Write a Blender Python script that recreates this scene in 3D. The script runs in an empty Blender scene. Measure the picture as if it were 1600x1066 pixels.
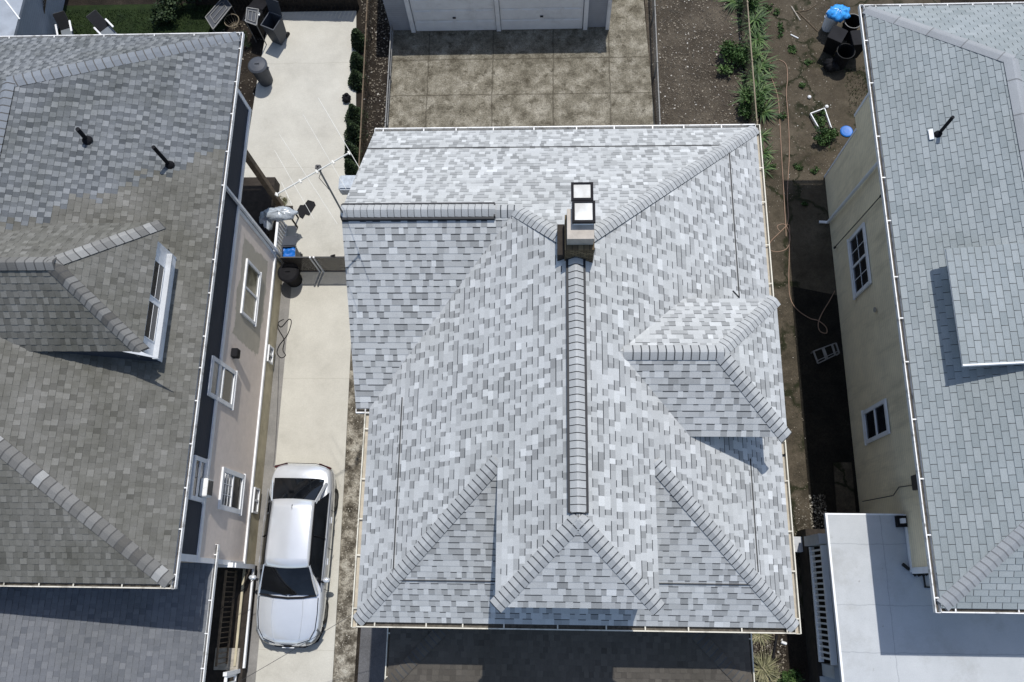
import bpy, math, random
from mathutils import Vector, Matrix
random.seed(7)
D = bpy.data
S = bpy.context.scene
COL = S.collection

# ---------------------------------------------------------------- camera
CAM_H = 24.0
F = 1309.0 / 1600.0
R = ((0.99905053, 0.00020923, -0.04356600),
     (0.01268752, -0.95804176, 0.28634773),
     (-0.04167814, -0.28662860, -0.95713478))
cam = D.cameras.new("camera"); camo = D.objects.new("camera", cam); COL.objects.link(camo)
cam.sensor_width = 36; cam.lens = 36 * F; cam.clip_start = 0.1; cam.clip_end = 3000
m = Matrix.Identity(4)
for r in range(3):
    m[r][0] = R[r][0]; m[r][1] = -R[r][1]; m[r][2] = -R[r][2]
m[2][3] = CAM_H
camo.matrix_world = m
S.camera = camo
S.render.resolution_x = 1024; S.render.resolution_y = 682

def at(px, py, z=0.0):
    """point of the plane at height z seen at photo position (px, py)"""
    a = (px - 800) / 1309.0; b = (py - 533) / 1309.0
    v = [R[i][0] * a + R[i][1] * b + R[i][2] for i in range(3)]
    t = (z - CAM_H) / v[2]
    return Vector((v[0] * t, v[1] * t, z))

# ---------------------------------------------------------------- world and sun
SUN = Vector((0.12, 0.40, 1.0)).normalized()
W = D.worlds.new("World"); S.world = W; W.use_nodes = True
nt = W.node_tree; nt.nodes.clear()
sky = nt.nodes.new('ShaderNodeTexSky'); sky.sky_type = 'NISHITA'; sky.sun_disc = False
sky.ozone_density = 0.6; sky.sun_elevation = math.asin(SUN.z); sky.sun_rotation = math.atan2(SUN.x, SUN.y)
bg = nt.nodes.new('ShaderNodeBackground'); bg.inputs[1].default_value = 0.145
wo = nt.nodes.new('ShaderNodeOutputWorld')
nt.links.new(sky.outputs[0], bg.inputs[0]); nt.links.new(bg.outputs[0], wo.inputs[0])
sl = D.lights.new("sun", 'SUN'); sl.energy = 3.6; sl.angle = math.radians(0.5); sl.color = (1.0, 0.965, 0.91)
so = D.objects.new("sun", sl); COL.objects.link(so)
so.rotation_euler = SUN.to_track_quat('Z', 'Y').to_euler(); so.location = (3, 10, 30)
S.view_settings.view_transform = 'Standard'; S.view_settings.look = 'None'
S.view_settings.exposure = 0.08; S.view_settings.gamma = 1.0

# ---------------------------------------------------------------- materials
def nmat(name, rough=0.85, spec=0.3):
    mt = D.materials.new(name); mt.use_nodes = True
    n = mt.node_tree; b = n.nodes['Principled BSDF']
    b.inputs['Roughness'].default_value = rough
    b.inputs['Specular IOR Level'].default_value = spec
    return mt, n, b

def ramp(n, stops):
    r = n.nodes.new('ShaderNodeValToRGB'); e = r.color_ramp.elements
    while len(e) > 1: e.remove(e[-1])
    e[0].position = stops[0][0]; e[0].color = (*stops[0][1], 1)
    for p, c in stops[1:]:
        q = e.new(p); q.color = (*c, 1)
    return r

def noise(n, scale, detail=4, rough=0.6, vec=None, dist=0.0):
    t = n.nodes.new('ShaderNodeTexNoise'); t.inputs['Scale'].default_value = scale
    t.inputs['Detail'].default_value = detail; t.inputs['Roughness'].default_value = rough
    t.inputs['Distortion'].default_value = dist
    if vec is None:
        g = n.nodes.new('ShaderNodeNewGeometry'); vec = g.outputs['Position']
    n.links.new(vec, t.inputs['Vector'])
    return t.outputs['Fac']

def mixc(n, fac, a, b, mode='MIX'):
    x = n.nodes.new('ShaderNodeMix'); x.data_type = 'RGBA'; x.blend_type = mode
    for i, v in ((0, fac), (6, a), (7, b)):
        if isinstance(v, (int, float)): x.inputs[i].default_value = v
        elif isinstance(v, tuple): x.inputs[i].default_value = (*v, 1)
        else: n.links.new(v, x.inputs[i])
    return x.outputs[2]

def mth(n, op, a, b=0.0, c=None):
    x = n.nodes.new('ShaderNodeMath'); x.operation = op
    for i, v in enumerate((a, b, c)):
        if v is None: continue
        if isinstance(v, (int, float)): x.inputs[i].default_value = v
        else: n.links.new(v, x.inputs[i])
    return x.outputs[0]

def bump(n, b, h, strength=0.4, dist=0.01):
    x = n.nodes.new('ShaderNodeBump'); x.inputs['Strength'].default_value = strength
    x.inputs['Distance'].default_value = dist
    n.links.new(h, x.inputs['Height']); n.links.new(x.outputs[0], b.inputs['Normal'])

def plain(name, col, rough=0.6, metal=0.0, var=0.12, scale=3.0, spec=0.35, dirt=0.0, dscale=1.3):
    mt, n, b = nmat(name, rough, spec)
    b.inputs['Metallic'].default_value = metal
    f = noise(n, scale, 5)
    lo = tuple(c * (1 - var) for c in col); hi = tuple(min(1, c * (1 + var)) for c in col)
    r = ramp(n, [(0.3, lo), (0.7, hi)]); n.links.new(f, r.inputs[0])
    out = r.outputs[0]
    if dirt > 0:
        f2 = noise(n, dscale, 6, 0.7)
        r2 = ramp(n, [(0.52, (0, 0, 0)), (0.7, (dirt, dirt, dirt))]); n.links.new(f2, r2.inputs[0])
        out = mixc(n, r2.outputs[0], out, (0.10, 0.085, 0.06))
    n.links.new(out, b.inputs['Base Color'])
    return mt

def shingle_mat(name, stops, patch=None, streak=0.0, grain=0.18):
    """tone attribute per shingle -> granule colour, plus fine grain and weathering"""
    mt, n, b = nmat(name, 0.93, 0.15)
    a = n.nodes.new('ShaderNodeAttribute'); a.attribute_name = 'tone'
    r = ramp(n, stops); n.links.new(a.outputs['Fac'], r.inputs[0]); out = r.outputs[0]
    if patch:
        a2 = n.nodes.new('ShaderNodeAttribute'); a2.attribute_name = 'patch'
        r2 = ramp(n, patch); n.links.new(a.outputs['Fac'], r2.inputs[0])
        out = mixc(n, a2.outputs['Fac'], out, r2.outputs[0])
    g = noise(n, 90.0, 2, 0.7)
    rg = ramp(n, [(0.3, (1 - grain,) * 3), (0.7, (1 + grain,) * 3)]); n.links.new(g, rg.inputs[0])
    out = mixc(n, 1.0, out, rg.outputs[0], 'MULTIPLY')
    if streak > 0:
        s = noise(n, 0.55, 6, 0.72)
        rs = ramp(n, [(0.4, (1, 1, 1)), (0.72, (1 - streak, 1 - streak, 1 - streak * 1.15))]); n.links.new(s, rs.inputs[0])
        out = mixc(n, 1.0, out, rs.outputs[0], 'MULTIPLY')
    n.links.new(out, b.inputs['Base Color'])
    bump(n, b, g, 0.35, 0.004)
    return mt

M = {}
def g3(v, t=(0.965, 0.99, 0.99)): return tuple(v * k for k in t)
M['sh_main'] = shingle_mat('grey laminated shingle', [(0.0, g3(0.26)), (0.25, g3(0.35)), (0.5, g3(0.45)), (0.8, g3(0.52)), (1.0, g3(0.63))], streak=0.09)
M['sh_cap'] = shingle_mat('grey ridge cap shingle', [(0.0, g3(0.36)), (1.0, g3(0.46))], streak=0.05)
M['sh_left'] = shingle_mat('weathered brown grey shingle', [(0.0, (0.098, 0.096, 0.086)), (0.5, (0.155, 0.152, 0.138)), (1.0, (0.225, 0.221, 0.205))],
    patch=[(0.0, (0.085, 0.093, 0.102)), (0.5, (0.155, 0.166, 0.177)), (1.0, (0.235, 0.247, 0.258))], streak=0.38)
M['sh_lcap'] = shingle_mat('weathered mixed ridge cap', [(0.0, (0.10, 0.096, 0.088)), (0.5, (0.175, 0.172, 0.163)), (1.0, (0.32, 0.32, 0.31))], 
    patch=[(0.0, (0.17, 0.185, 0.205)), (1.0, (0.22, 0.24, 0.265))], streak=0.1)
M['sh_right'] = shingle_mat('pale slate grey strip shingle', [(0.0, (0.23, 0.26, 0.27)), (1.0, (0.31, 0.34, 0.35))], streak=0.16)
M['sh_rcap'] = shingle_mat('pale slate grey ridge cap', [(0.0, (0.27, 0.285, 0.30)), (1.0, (0.33, 0.345, 0.36))], streak=0.12)
M['sh_navy'] = shingle_mat('dark blue grey porch shingle', [(0.0, (0.105, 0.112, 0.125)), (1.0, (0.18, 0.186, 0.197))], streak=0.2)
M['sh_brown'] = shingle_mat('dark brown porch shingle', [(0.0, (0.065, 0.058, 0.050)), (1.0, (0.12, 0.108, 0.092))], streak=0.2)
M['butt'] = plain('shingle butt edge', (0.058, 0.062, 0.066), 0.95)
M['butt_l'] = plain('faded shingle butt edge', (0.09, 0.088, 0.085), 0.95)
M['vent_black'] = plain('black ridge vent plastic', (0.012, 0.014, 0.018), 0.6)
M['white_al'] = plain('white aluminium', (0.76, 0.76, 0.74), 0.4, var=0.05, dirt=0.75, dscale=4.5)
M['white_trim'] = plain('white painted trim', (0.76, 0.77, 0.78), 0.5, var=0.06, dirt=0.2)
M['cream_al'] = plain('cream gutter', (0.62, 0.59, 0.50), 0.5, var=0.06, dirt=0.6, dscale=3.5)
M['trough'] = plain('dirty gutter bottom', (0.10, 0.09, 0.075), 0.9, var=0.4, scale=14)
M['trough_tan'] = plain('tan gutter bottom', (0.42, 0.38, 0.31), 0.8, var=0.15, scale=9)
M['black'] = plain('black plastic', (0.010, 0.010, 0.012), 0.7, var=0.3, spec=0.15)
M['rubber'] = plain('black rubber', (0.018, 0.018, 0.018), 0.8)
M['bin_grey'] = plain('dark grey bin plastic', (0.052, 0.058, 0.070), 0.55, var=0.12)
M['blue'] = plain('bright blue plastic', (0.012, 0.13, 0.46), 0.4, var=0.15, scale=12)
M['blue_bag'] = plain('blue bag film', (0.04, 0.30, 0.75), 0.28, var=0.35, scale=9, spec=0.6)
M['clear_bag'] = plain('milky plastic sheet', (0.38, 0.42, 0.46), 0.25, var=0.3, scale=8, spec=0.7)
M['wood'] = plain('weathered brown wood', (0.14, 0.105, 0.07), 0.85, var=0.35, scale=7)
M['dark_wood'] = plain('dark stained fence wood', (0.030, 0.024, 0.019), 0.9, var=0.4, scale=6)
M['tan_paint'] = plain('tan painted masonry', (0.46, 0.41, 0.29), 0.85, var=0.15, dirt=0.4)
M['steel'] = plain('galvanised steel', (0.20, 0.20, 0.195), 0.6, metal=0.3, var=0.2, scale=9)
M['alu'] = plain('antenna aluminium', (0.62, 0.61, 0.56), 0.5, metal=0.15, var=0.1)
M['dark_steel'] = plain('dark steel', (0.06, 0.06, 0.062), 0.5, metal=0.4)
M['red_hose'] = plain('faded red hose', (0.25, 0.165, 0.115), 0.6)
M['wicker'] = plain('pale wire', (0.24, 0.20, 0.14), 0.7)
M['mast'] = plain('grey mast', (0.20, 0.19, 0.17), 0.6)
M['mesh_fabric'] = plain('black sling fabric', (0.016, 0.017, 0.02), 0.9)
M['cushion'] = plain('grey cushion', (0.16, 0.18, 0.20), 0.9)
M['terra'] = plain('reddish brown paving', (0.10, 0.065, 0.05), 0.9, var=0.3)
M['cap_metal'] = plain('dull cap metal', (0.42, 0.38, 0.33), 0.8, var=0.15, scale=6, dirt=0.4)
M['trim_dull'] = plain('weathered white trim', (0.48, 0.50, 0.52), 0.6, var=0.08, dirt=0.3)
M['cap_line'] = plain('faded cap edge', (0.17, 0.175, 0.18), 0.95)
M['curtain'] = plain('pale curtain', (0.30, 0.30, 0.28), 0.9, var=0.1)
M['pale_stone'] = plain('pale cement', (0.36, 0.33, 0.28), 0.9, var=0.25, scale=9, dirt=0.5)

def glass(name, col=(0.012, 0.014, 0.018), rough=0.06):
    mt, n, b = nmat(name, rough, 0.6)
    f = noise(n, 2.5, 3); r = ramp(n, [(0.35, tuple(c * 0.6 for c in col)), (0.7, tuple(c * 1.6 for c in col))])
    n.links.new(f, r.inputs[0]); n.links.new(r.outputs[0], b.inputs['Base Color'])
    return mt
M['glass'] = glass('dark window glass')
M['glass_grey'] = glass('window glass over blind', (0.16, 0.17, 0.18), 0.12)
M['glass_tan'] = glass('window glass over tan blind', (0.17, 0.155, 0.105), 0.15)
M['car_glass'] = glass('tinted car glass', (0.006, 0.007, 0.009), 0.03)
M['lamp_red'] = glass('red lens', (0.25, 0.01, 0.01), 0.1)
M['lamp_dark'] = glass('smoked tail lens', (0.05, 0.012, 0.012), 0.1)
M['lamp_clear'] = glass('headlight lens', (0.10, 0.11, 0.12), 0.05)
M['flue_top'] = glass('milky flue cover', (0.27, 0.29, 0.30), 0.4)

def paint_mat(name, col, flake=True):
    mt, n, b = nmat(name, 0.22, 0.5)
    b.inputs['Coat Weight'].default_value = 0.8; b.inputs['Coat Roughness'].default_value = 0.04
    b.inputs['Metallic'].default_value = 0.45
    f = noise(n, 3.0, 4); r = ramp(n, [(0.3, tuple(c * 0.95 for c in col)), (0.7, col)])
    n.links.new(f, r.inputs[0]); n.links.new(r.outputs[0], b.inputs['Base Color'])
    return mt
M['car_silver'] = paint_mat('silver car paint', (0.76, 0.785, 0.815))
M['rim'] = plain('alloy rim', (0.45, 0.46, 0.48), 0.3, metal=0.8)

def siding(name, col, course=0.115, streak=0.0, vertical=False):
    mt, n, b = nmat(name, 0.75, 0.25)
    g = n.nodes.new('ShaderNodeNewGeometry'); sp = n.nodes.new('ShaderNodeSeparateXYZ'); n.links.new(g.outputs['Position'], sp.inputs[0])
    fr = mth(n, 'FRACT', mth(n, 'DIVIDE', sp.outputs['Z'], course))
    line = mth(n, 'LESS_THAN', fr, 0.10)
    f = noise(n, 1.6, 6, 0.7)
    r = ramp(n, [(0.35, tuple(c * 0.9 for c in col)), (0.68, tuple(c * 1.06 for c in col))]); n.links.new(f, r.inputs[0])
    out = r.outputs[0]
    if streak > 0:
        mp = n.nodes.new('ShaderNodeMapping'); mp.inputs['Scale'].default_value = (1.0, 2.4, 0.35); n.links.new(g.outputs['Position'], mp.inputs[0])
        f3 = noise(n, 1.0, 6, 0.7, mp.outputs[0]); r3 = ramp(n, [(0.5, (0, 0, 0)), (0.72, (streak,) * 3)]); n.links.new(f3, r3.inputs[0])
        out = mixc(n, r3.outputs[0], out, (0.20, 0.16, 0.08))
    out = mixc(n, mth(n, 'MULTIPLY', line, 0.55), out, tuple(c * 0.55 for c in col))
    n.links.new(out, b.inputs['Base Color'])
    bump(n, b, fr, 0.6, 0.012)
    return mt
M['sid_right'] = siding('cream clapboard siding', (0.88, 0.765, 0.54), 0.115, 0.35)
M['sid_navy'] = siding('dark navy siding', (0.038, 0.046, 0.062), 0.10)
M['sid_grey'] = siding('grey garage siding', (0.36, 0.38, 0.42), 0.10)
M['sid_white'] = siding('white siding', (0.6, 0.6, 0.58), 0.12)

def stucco():
    mt, n, b = nmat('taupe stucco', 0.9, 0.2)
    f = noise(n, 6, 6); r = ramp(n, [(0.3, (0.71, 0.62, 0.545)), (0.7, (0.80, 0.70, 0.62))]); n.links.new(f, r.inputs[0])
    # two brown water-stained areas of the wall's render: round a window near the back
    g = n.nodes.new('ShaderNodeNewGeometry'); sp = n.nodes.new('ShaderNodeSeparateXYZ'); n.links.new(g.outputs['Position'], sp.inputs[0])
    wob = mth(n, 'MULTIPLY', mth(n, 'SUBTRACT', noise(n, 2.0, 4), 0.5), 0.5)
    dy = mth(n, 'ABSOLUTE', mth(n, 'ADD', mth(n, 'SUBTRACT', sp.outputs['Y'], 7.75), wob))
    dz = mth(n, 'ABSOLUTE', mth(n, 'ADD', mth(n, 'SUBTRACT', sp.outputs['Z'], 2.35), wob))
    dd = mth(n, 'MAXIMUM', mth(n, 'SUBTRACT', dy, 1.35), mth(n, 'SUBTRACT', dz, 0.95))
    r2 = ramp(n, [(0.0, (0.75,) * 3), (0.04, (0.85,) * 3), (0.10, (0, 0, 0))]); n.links.new(dd, r2.inputs[0])
    st = mixc(n, noise(n, 3, 5), (0.33, 0.31, 0.24), (0.47, 0.44, 0.36))
    out = mixc(n, r2.outputs[0], r.outputs[0], st)
    n.links.new(out, b.inputs['Base Color']); bump(n, b, noise(n, 60, 3), 0.3, 0.004)
    return mt
M['stucco'] = stucco()

def brick():
    mt, n, b = nmat('brown chimney brick', 0.9, 0.2)
    tc = n.nodes.new('ShaderNodeTexCoord'); mp = n.nodes.new('ShaderNodeMapping'); n.links.new(tc.outputs['Object'], mp.inputs[0])
    mp.inputs['Rotation'].default_value = (math.pi / 2, 0, 0)
    t = n.nodes.new('ShaderNodeTexBrick'); n.links.new(mp.outputs[0], t.inputs['Vector'])
    t.inputs['Scale'].default_value = 1; t.inputs['Brick Width'].default_value = 0.11; t.inputs['Row Height'].default_value = 0.06
    t.inputs['Mortar Size'].default_value = 0.008
    t.inputs['Color1'].default_value = (0.085, 0.062, 0.036, 1); t.inputs['Color2'].default_value = (0.19, 0.15, 0.09, 1); t.inputs['Mortar'].default_value = (0.05, 0.04, 0.025, 1)
    n.links.new(t.outputs[0], b.inputs['Base Color']); bump(n, b, t.outputs[1], -0.4, 0.005)
    return mt
M['brick'] = brick()

def ground_mat(name, stops, scale=1.2, fine=18.0, finevar=0.25, bumps=0.5, extra=None, rough=0.95):
    mt, n, b = nmat(name, rough, 0.15)
    f = noise(n, scale, 8, 0.68); r = ramp(n, stops); n.links.new(f, r.inputs[0]); out = r.outputs[0]
    f2 = noise(n, fine, 5, 0.75); r2 = ramp(n, [(0.3, (1 - finevar,) * 3), (0.7, (1 + finevar,) * 3)]); n.links.new(f2, r2.inputs[0])
    out = mixc(n, 1.0, out, r2.outputs[0], 'MULTIPLY')
    if extra: out = extra(n, out)
    n.links.new(out, b.inputs['Base Color']); bump(n, b, f2, bumps, 0.02)
    return mt

def joints(xs, ys, wid=0.02, col=(0.05, 0.042, 0.03), amt=0.8):
    def fn(n, out):
        g = n.nodes.new('ShaderNodeNewGeometry'); sp = n.nodes.new('ShaderNodeSeparateXYZ'); n.links.new(g.outputs['Position'], sp.inputs[0])
        wob = mth(n, 'MULTIPLY', mth(n, 'SUBTRACT', noise(n, 3.0, 5), 0.5), 0.10)
        fac = None
        for ax, vals in (('X', xs), ('Y', ys)):
            for v in vals:
                d = mth(n, 'ABSOLUTE', mth(n, 'ADD', mth(n, 'SUBTRACT', sp.outputs[ax], v), wob))
                mr = n.nodes.new('ShaderNodeMapRange'); mr.inputs[1].default_value = wid * 0.5; mr.inputs[2].default_value = wid * 2.2
                mr.inputs[3].default_value = amt; mr.inputs[4].default_value = 0; n.links.new(d, mr.inputs[0])
                fac = mr.outputs[0] if fac is None else mth(n, 'MAXIMUM', fac, mr.outputs[0])
        return mixc(n, fac, out, col)
    return fn

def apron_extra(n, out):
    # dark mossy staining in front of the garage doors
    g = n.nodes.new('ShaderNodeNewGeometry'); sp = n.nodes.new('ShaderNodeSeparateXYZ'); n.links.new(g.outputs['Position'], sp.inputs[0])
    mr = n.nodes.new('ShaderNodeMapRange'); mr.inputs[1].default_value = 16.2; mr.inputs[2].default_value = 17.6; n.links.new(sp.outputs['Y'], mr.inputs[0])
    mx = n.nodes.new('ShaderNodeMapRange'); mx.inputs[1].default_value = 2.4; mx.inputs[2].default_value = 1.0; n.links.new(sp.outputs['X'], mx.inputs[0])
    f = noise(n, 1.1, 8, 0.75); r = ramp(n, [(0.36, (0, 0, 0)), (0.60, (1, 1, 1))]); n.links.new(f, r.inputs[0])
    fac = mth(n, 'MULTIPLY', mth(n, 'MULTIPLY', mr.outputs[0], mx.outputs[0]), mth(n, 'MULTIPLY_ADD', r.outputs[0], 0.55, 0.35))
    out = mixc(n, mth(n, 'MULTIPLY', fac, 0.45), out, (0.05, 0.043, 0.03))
    f = noise(n, 3.2, 8, 0.8); r = ramp(n, [(0.53, (0, 0, 0)), (0.62, (0.75,) * 3)]); n.links.new(f, r.inputs[0])
    out = mixc(n, r.outputs[0], out, (0.050, 0.042, 0.028))
    return joints([-4.0, -1.85, 0.15, 2.0], [16.95, 15.6], 0.016, amt=0.6)(n, out)
M['apron'] = ground_mat('stained concrete apron', [(0.32, (0.085, 0.075, 0.055)), (0.5, (0.185, 0.168, 0.130)), (0.68, (0.31, 0.288, 0.235))], 2.1, 26, 0.55, extra=apron_extra)
M['drive'] = ground_mat('pale concrete', [(0.25, (0.37, 0.355, 0.31)), (0.42, (0.45, 0.435, 0.385)), (0.6, (0.50, 0.485, 0.43)), (0.8, (0.55, 0.535, 0.48))], 0.8, 25, 0.08, 0.15,
    extra=joints([], [16.9, 13.0, 9.45, 6.0, 2.2, -1.6], 0.006, (0.25, 0.23, 0.18), 0.35))
M['curb_grey'] = ground_mat('grey concrete strip', [(0.3, (0.17, 0.165, 0.155)), (0.7, (0.26, 0.25, 0.235))], 1.5, 20, 0.12, 0.2)

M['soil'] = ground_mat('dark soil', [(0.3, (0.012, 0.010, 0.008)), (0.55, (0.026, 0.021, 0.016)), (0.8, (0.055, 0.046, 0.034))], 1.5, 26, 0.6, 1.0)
M['alley'] = ground_mat('soil darkened as alley shade', [(0.3, (0.008, 0.008, 0.007)), (0.7, (0.024, 0.021, 0.016))], 1.5, 26, 0.6, 1.0)  # soil colour blackened to paint in the alley's deep shade
M['dirt'] = ground_mat('brown leafy dirt', [(0.28, (0.034, 0.028, 0.021)), (0.5, (0.066, 0.055, 0.042)), (0.75, (0.13, 0.11, 0.084))], 1.0, 34, 0.7, 1.0)
M['gravel'] = ground_mat('pale rubble edge', [(0.36, (0.045, 0.038, 0.028)), (0.48, (0.13, 0.115, 0.09)), (0.56, (0.30, 0.275, 0.225)), (0.7, (0.42, 0.40, 0.34))], 2.6, 30, 0.5, 1.0)
M['asphalt'] = ground_mat('dark asphalt', [(0.3, (0.085, 0.085, 0.088)), (0.7, (0.13, 0.13, 0.135))], 1.2, 40, 0.3, 0.5)

def cracks(n, out):
    g = n.nodes.new('ShaderNodeNewGeometry')
    nz = n.nodes.new('ShaderNodeTexNoise'); nz.inputs['Scale'].default_value = 2.2; nz.inputs['Detail'].default_value = 6; n.links.new(g.outputs['Position'], nz.inputs['Vector'])
    mx = n.nodes.new('ShaderNodeMix'); mx.data_type = 'VECTOR'; mx.inputs[0].default_value = 0.42
    n.links.new(g.outputs['Position'], mx.inputs[4]); n.links.new(nz.outputs['Color'], mx.inputs[5])
    v = n.nodes.new('ShaderNodeTexVoronoi'); v.feature = 'DISTANCE_TO_EDGE'; v.inputs['Scale'].default_value = 0.75; n.links.new(mx.outputs[1], v.inputs['Vector'])
    wd = mth(n, 'MULTIPLY', mth(n, 'POWER', noise(n, 1.3, 3), 2.5), 0.19)
    mr = n.nodes.new('ShaderNodeMapRange'); n.links.new(v.outputs[0], mr.inputs[0]); mr.inputs[1].default_value = 0.008; n.links.new(wd, mr.inputs[2]); mr.inputs[3].default_value = 0.92; mr.inputs[4].default_value = 0
    cc = mixc(n, noise(n, 5, 3), (0.010, 0.010, 0.007), (0.022, 0.028, 0.010))
    bk = n.nodes.new('ShaderNodeMapRange'); n.links.new(noise(n, 0.8, 5, 0.7), bk.inputs[0]); bk.inputs[1].default_value = 0.40; bk.inputs[2].default_value = 0.52
    st = noise(n, 2.3, 8, 0.8); rs = ramp(n, [(0.5, (0, 0, 0)), (0.66, (0.6,) * 3)]); n.links.new(st, rs.inputs[0])
    out = mixc(n, rs.outputs[0], out, (0.030, 0.026, 0.018))
    return mixc(n, mth(n, 'MULTIPLY', mr.outputs[0], bk.outputs[0]), out, cc)
M['cracked'] = ground_mat('cracked old paving', [(0.3, (0.043, 0.035, 0.025)), (0.5, (0.072, 0.060, 0.043)), (0.75, (0.115, 0.097, 0.072))], 0.9, 30, 0.25, 0.4, extra=cracks)
M['path'] = ground_mat('mossy earth covered path', [(0.3, (0.035, 0.030, 0.022)), (0.55, (0.075, 0.063, 0.046)), (0.75, (0.12, 0.10, 0.075))], 1.4, 24, 0.35, 0.6, extra=cracks)
M['lawn_base'] = ground_mat('lawn soil', [(0.3, (0.010, 0.018, 0.007)), (0.7, (0.022, 0.036, 0.011))], 2.0, 30, 0.4, 0.8)

def leaf_mat(name, stops):
    mt, n, b = nmat(name, 0.6, 0.3)
    a = n.nodes.new('ShaderNodeAttribute'); a.attribute_name = 'tone'
    r = ramp(n, stops); n.links.new(a.outputs['Fac'], r.inputs[0]); n.links.new(r.outputs[0], b.inputs['Base Color'])
    return mt
M['leaf'] = leaf_mat('green leaf', [(0.0, (0.014, 0.036, 0.009)), (0.6, (0.042, 0.088, 0.022)), (1.0, (0.11, 0.17, 0.055))])
M['leaf_dark'] = leaf_mat('dark evergreen leaf', [(0.0, (0.014, 0.026, 0.010)), (0.7, (0.032, 0.055, 0.022)), (1.0, (0.07, 0.10, 0.04))])
M['leaf_straw'] = leaf_mat('dry straw leaf', [(0.0, (0.07, 0.065, 0.035)), (0.5, (0.16, 0.16, 0.08)), (1.0, (0.34, 0.31, 0.19))])
M['grass'] = leaf_mat('grass blade', [(0.0, (0.012, 0.028, 0.008)), (1.0, (0.034, 0.068, 0.016))])
M['litter'] = leaf_mat('dry leaf litter', [(0.0, (0.03, 0.024, 0.017)), (0.6, (0.12, 0.10, 0.072)), (0.93, (0.22, 0.19, 0.145)), (1.0, (0.5, 0.48, 0.44))])
M['rubble'] = leaf_mat('small stones', [(0.0, (0.07, 0.06, 0.045)), (0.6, (0.22, 0.20, 0.16)), (1.0, (0.5, 0.47, 0.4))])

def membrane():
    def fn(n, out):
        f = noise(n, 0.7, 7, 0.75); r = ramp(n, [(0.50, (0, 0, 0)), (0.66, (0.30,) * 3)]); n.links.new(f, r.inputs[0])
        out = mixc(n, r.outputs[0], out, (0.24, 0.235, 0.215))
        f = noise(n, 7, 3, 0.5); r = ramp(n, [(0.70, (0, 0, 0)), (0.76, (0.5,) * 3)]); n.links.new(f, r.inputs[0])
        out = mixc(n, r.outputs[0], out, (0.20, 0.19, 0.17))
        return joints([8.02, 11.2], [1.2, -0.2, -1.25, -2.0], 0.006, (0.26, 0.28, 0.30), 0.7)(n, out)
    return ground_mat('pale roofing membrane', [(0.3, (0.40, 0.42, 0.435)), (0.7, (0.47, 0.49, 0.505))], 1.1, 60, 0.12, 0.2, extra=fn)
M['membrane'] = membrane()
M['shed_roof'] = plain('pale grey shed roof', (0.30, 0.33, 0.37), 0.8, var=0.12, dirt=0.3)

# ---------------------------------------------------------------- mesh building
ORG = {}
def tag(o, label=None, cat=None, group=None, kind=None):
    if label: o['label'] = label
    if cat: o['category'] = cat
    if group: o['group'] = group
    if kind: o['kind'] = kind
    return o

def thing(name, label, cat, loc=(0, 0, 0), group=None):
    o = D.objects.new(name, None); COL.objects.link(o); o.location = loc; o.empty_display_size = 0.2
    ORG[o.name] = Vector(loc)
    return tag(o, label, cat, group)

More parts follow.
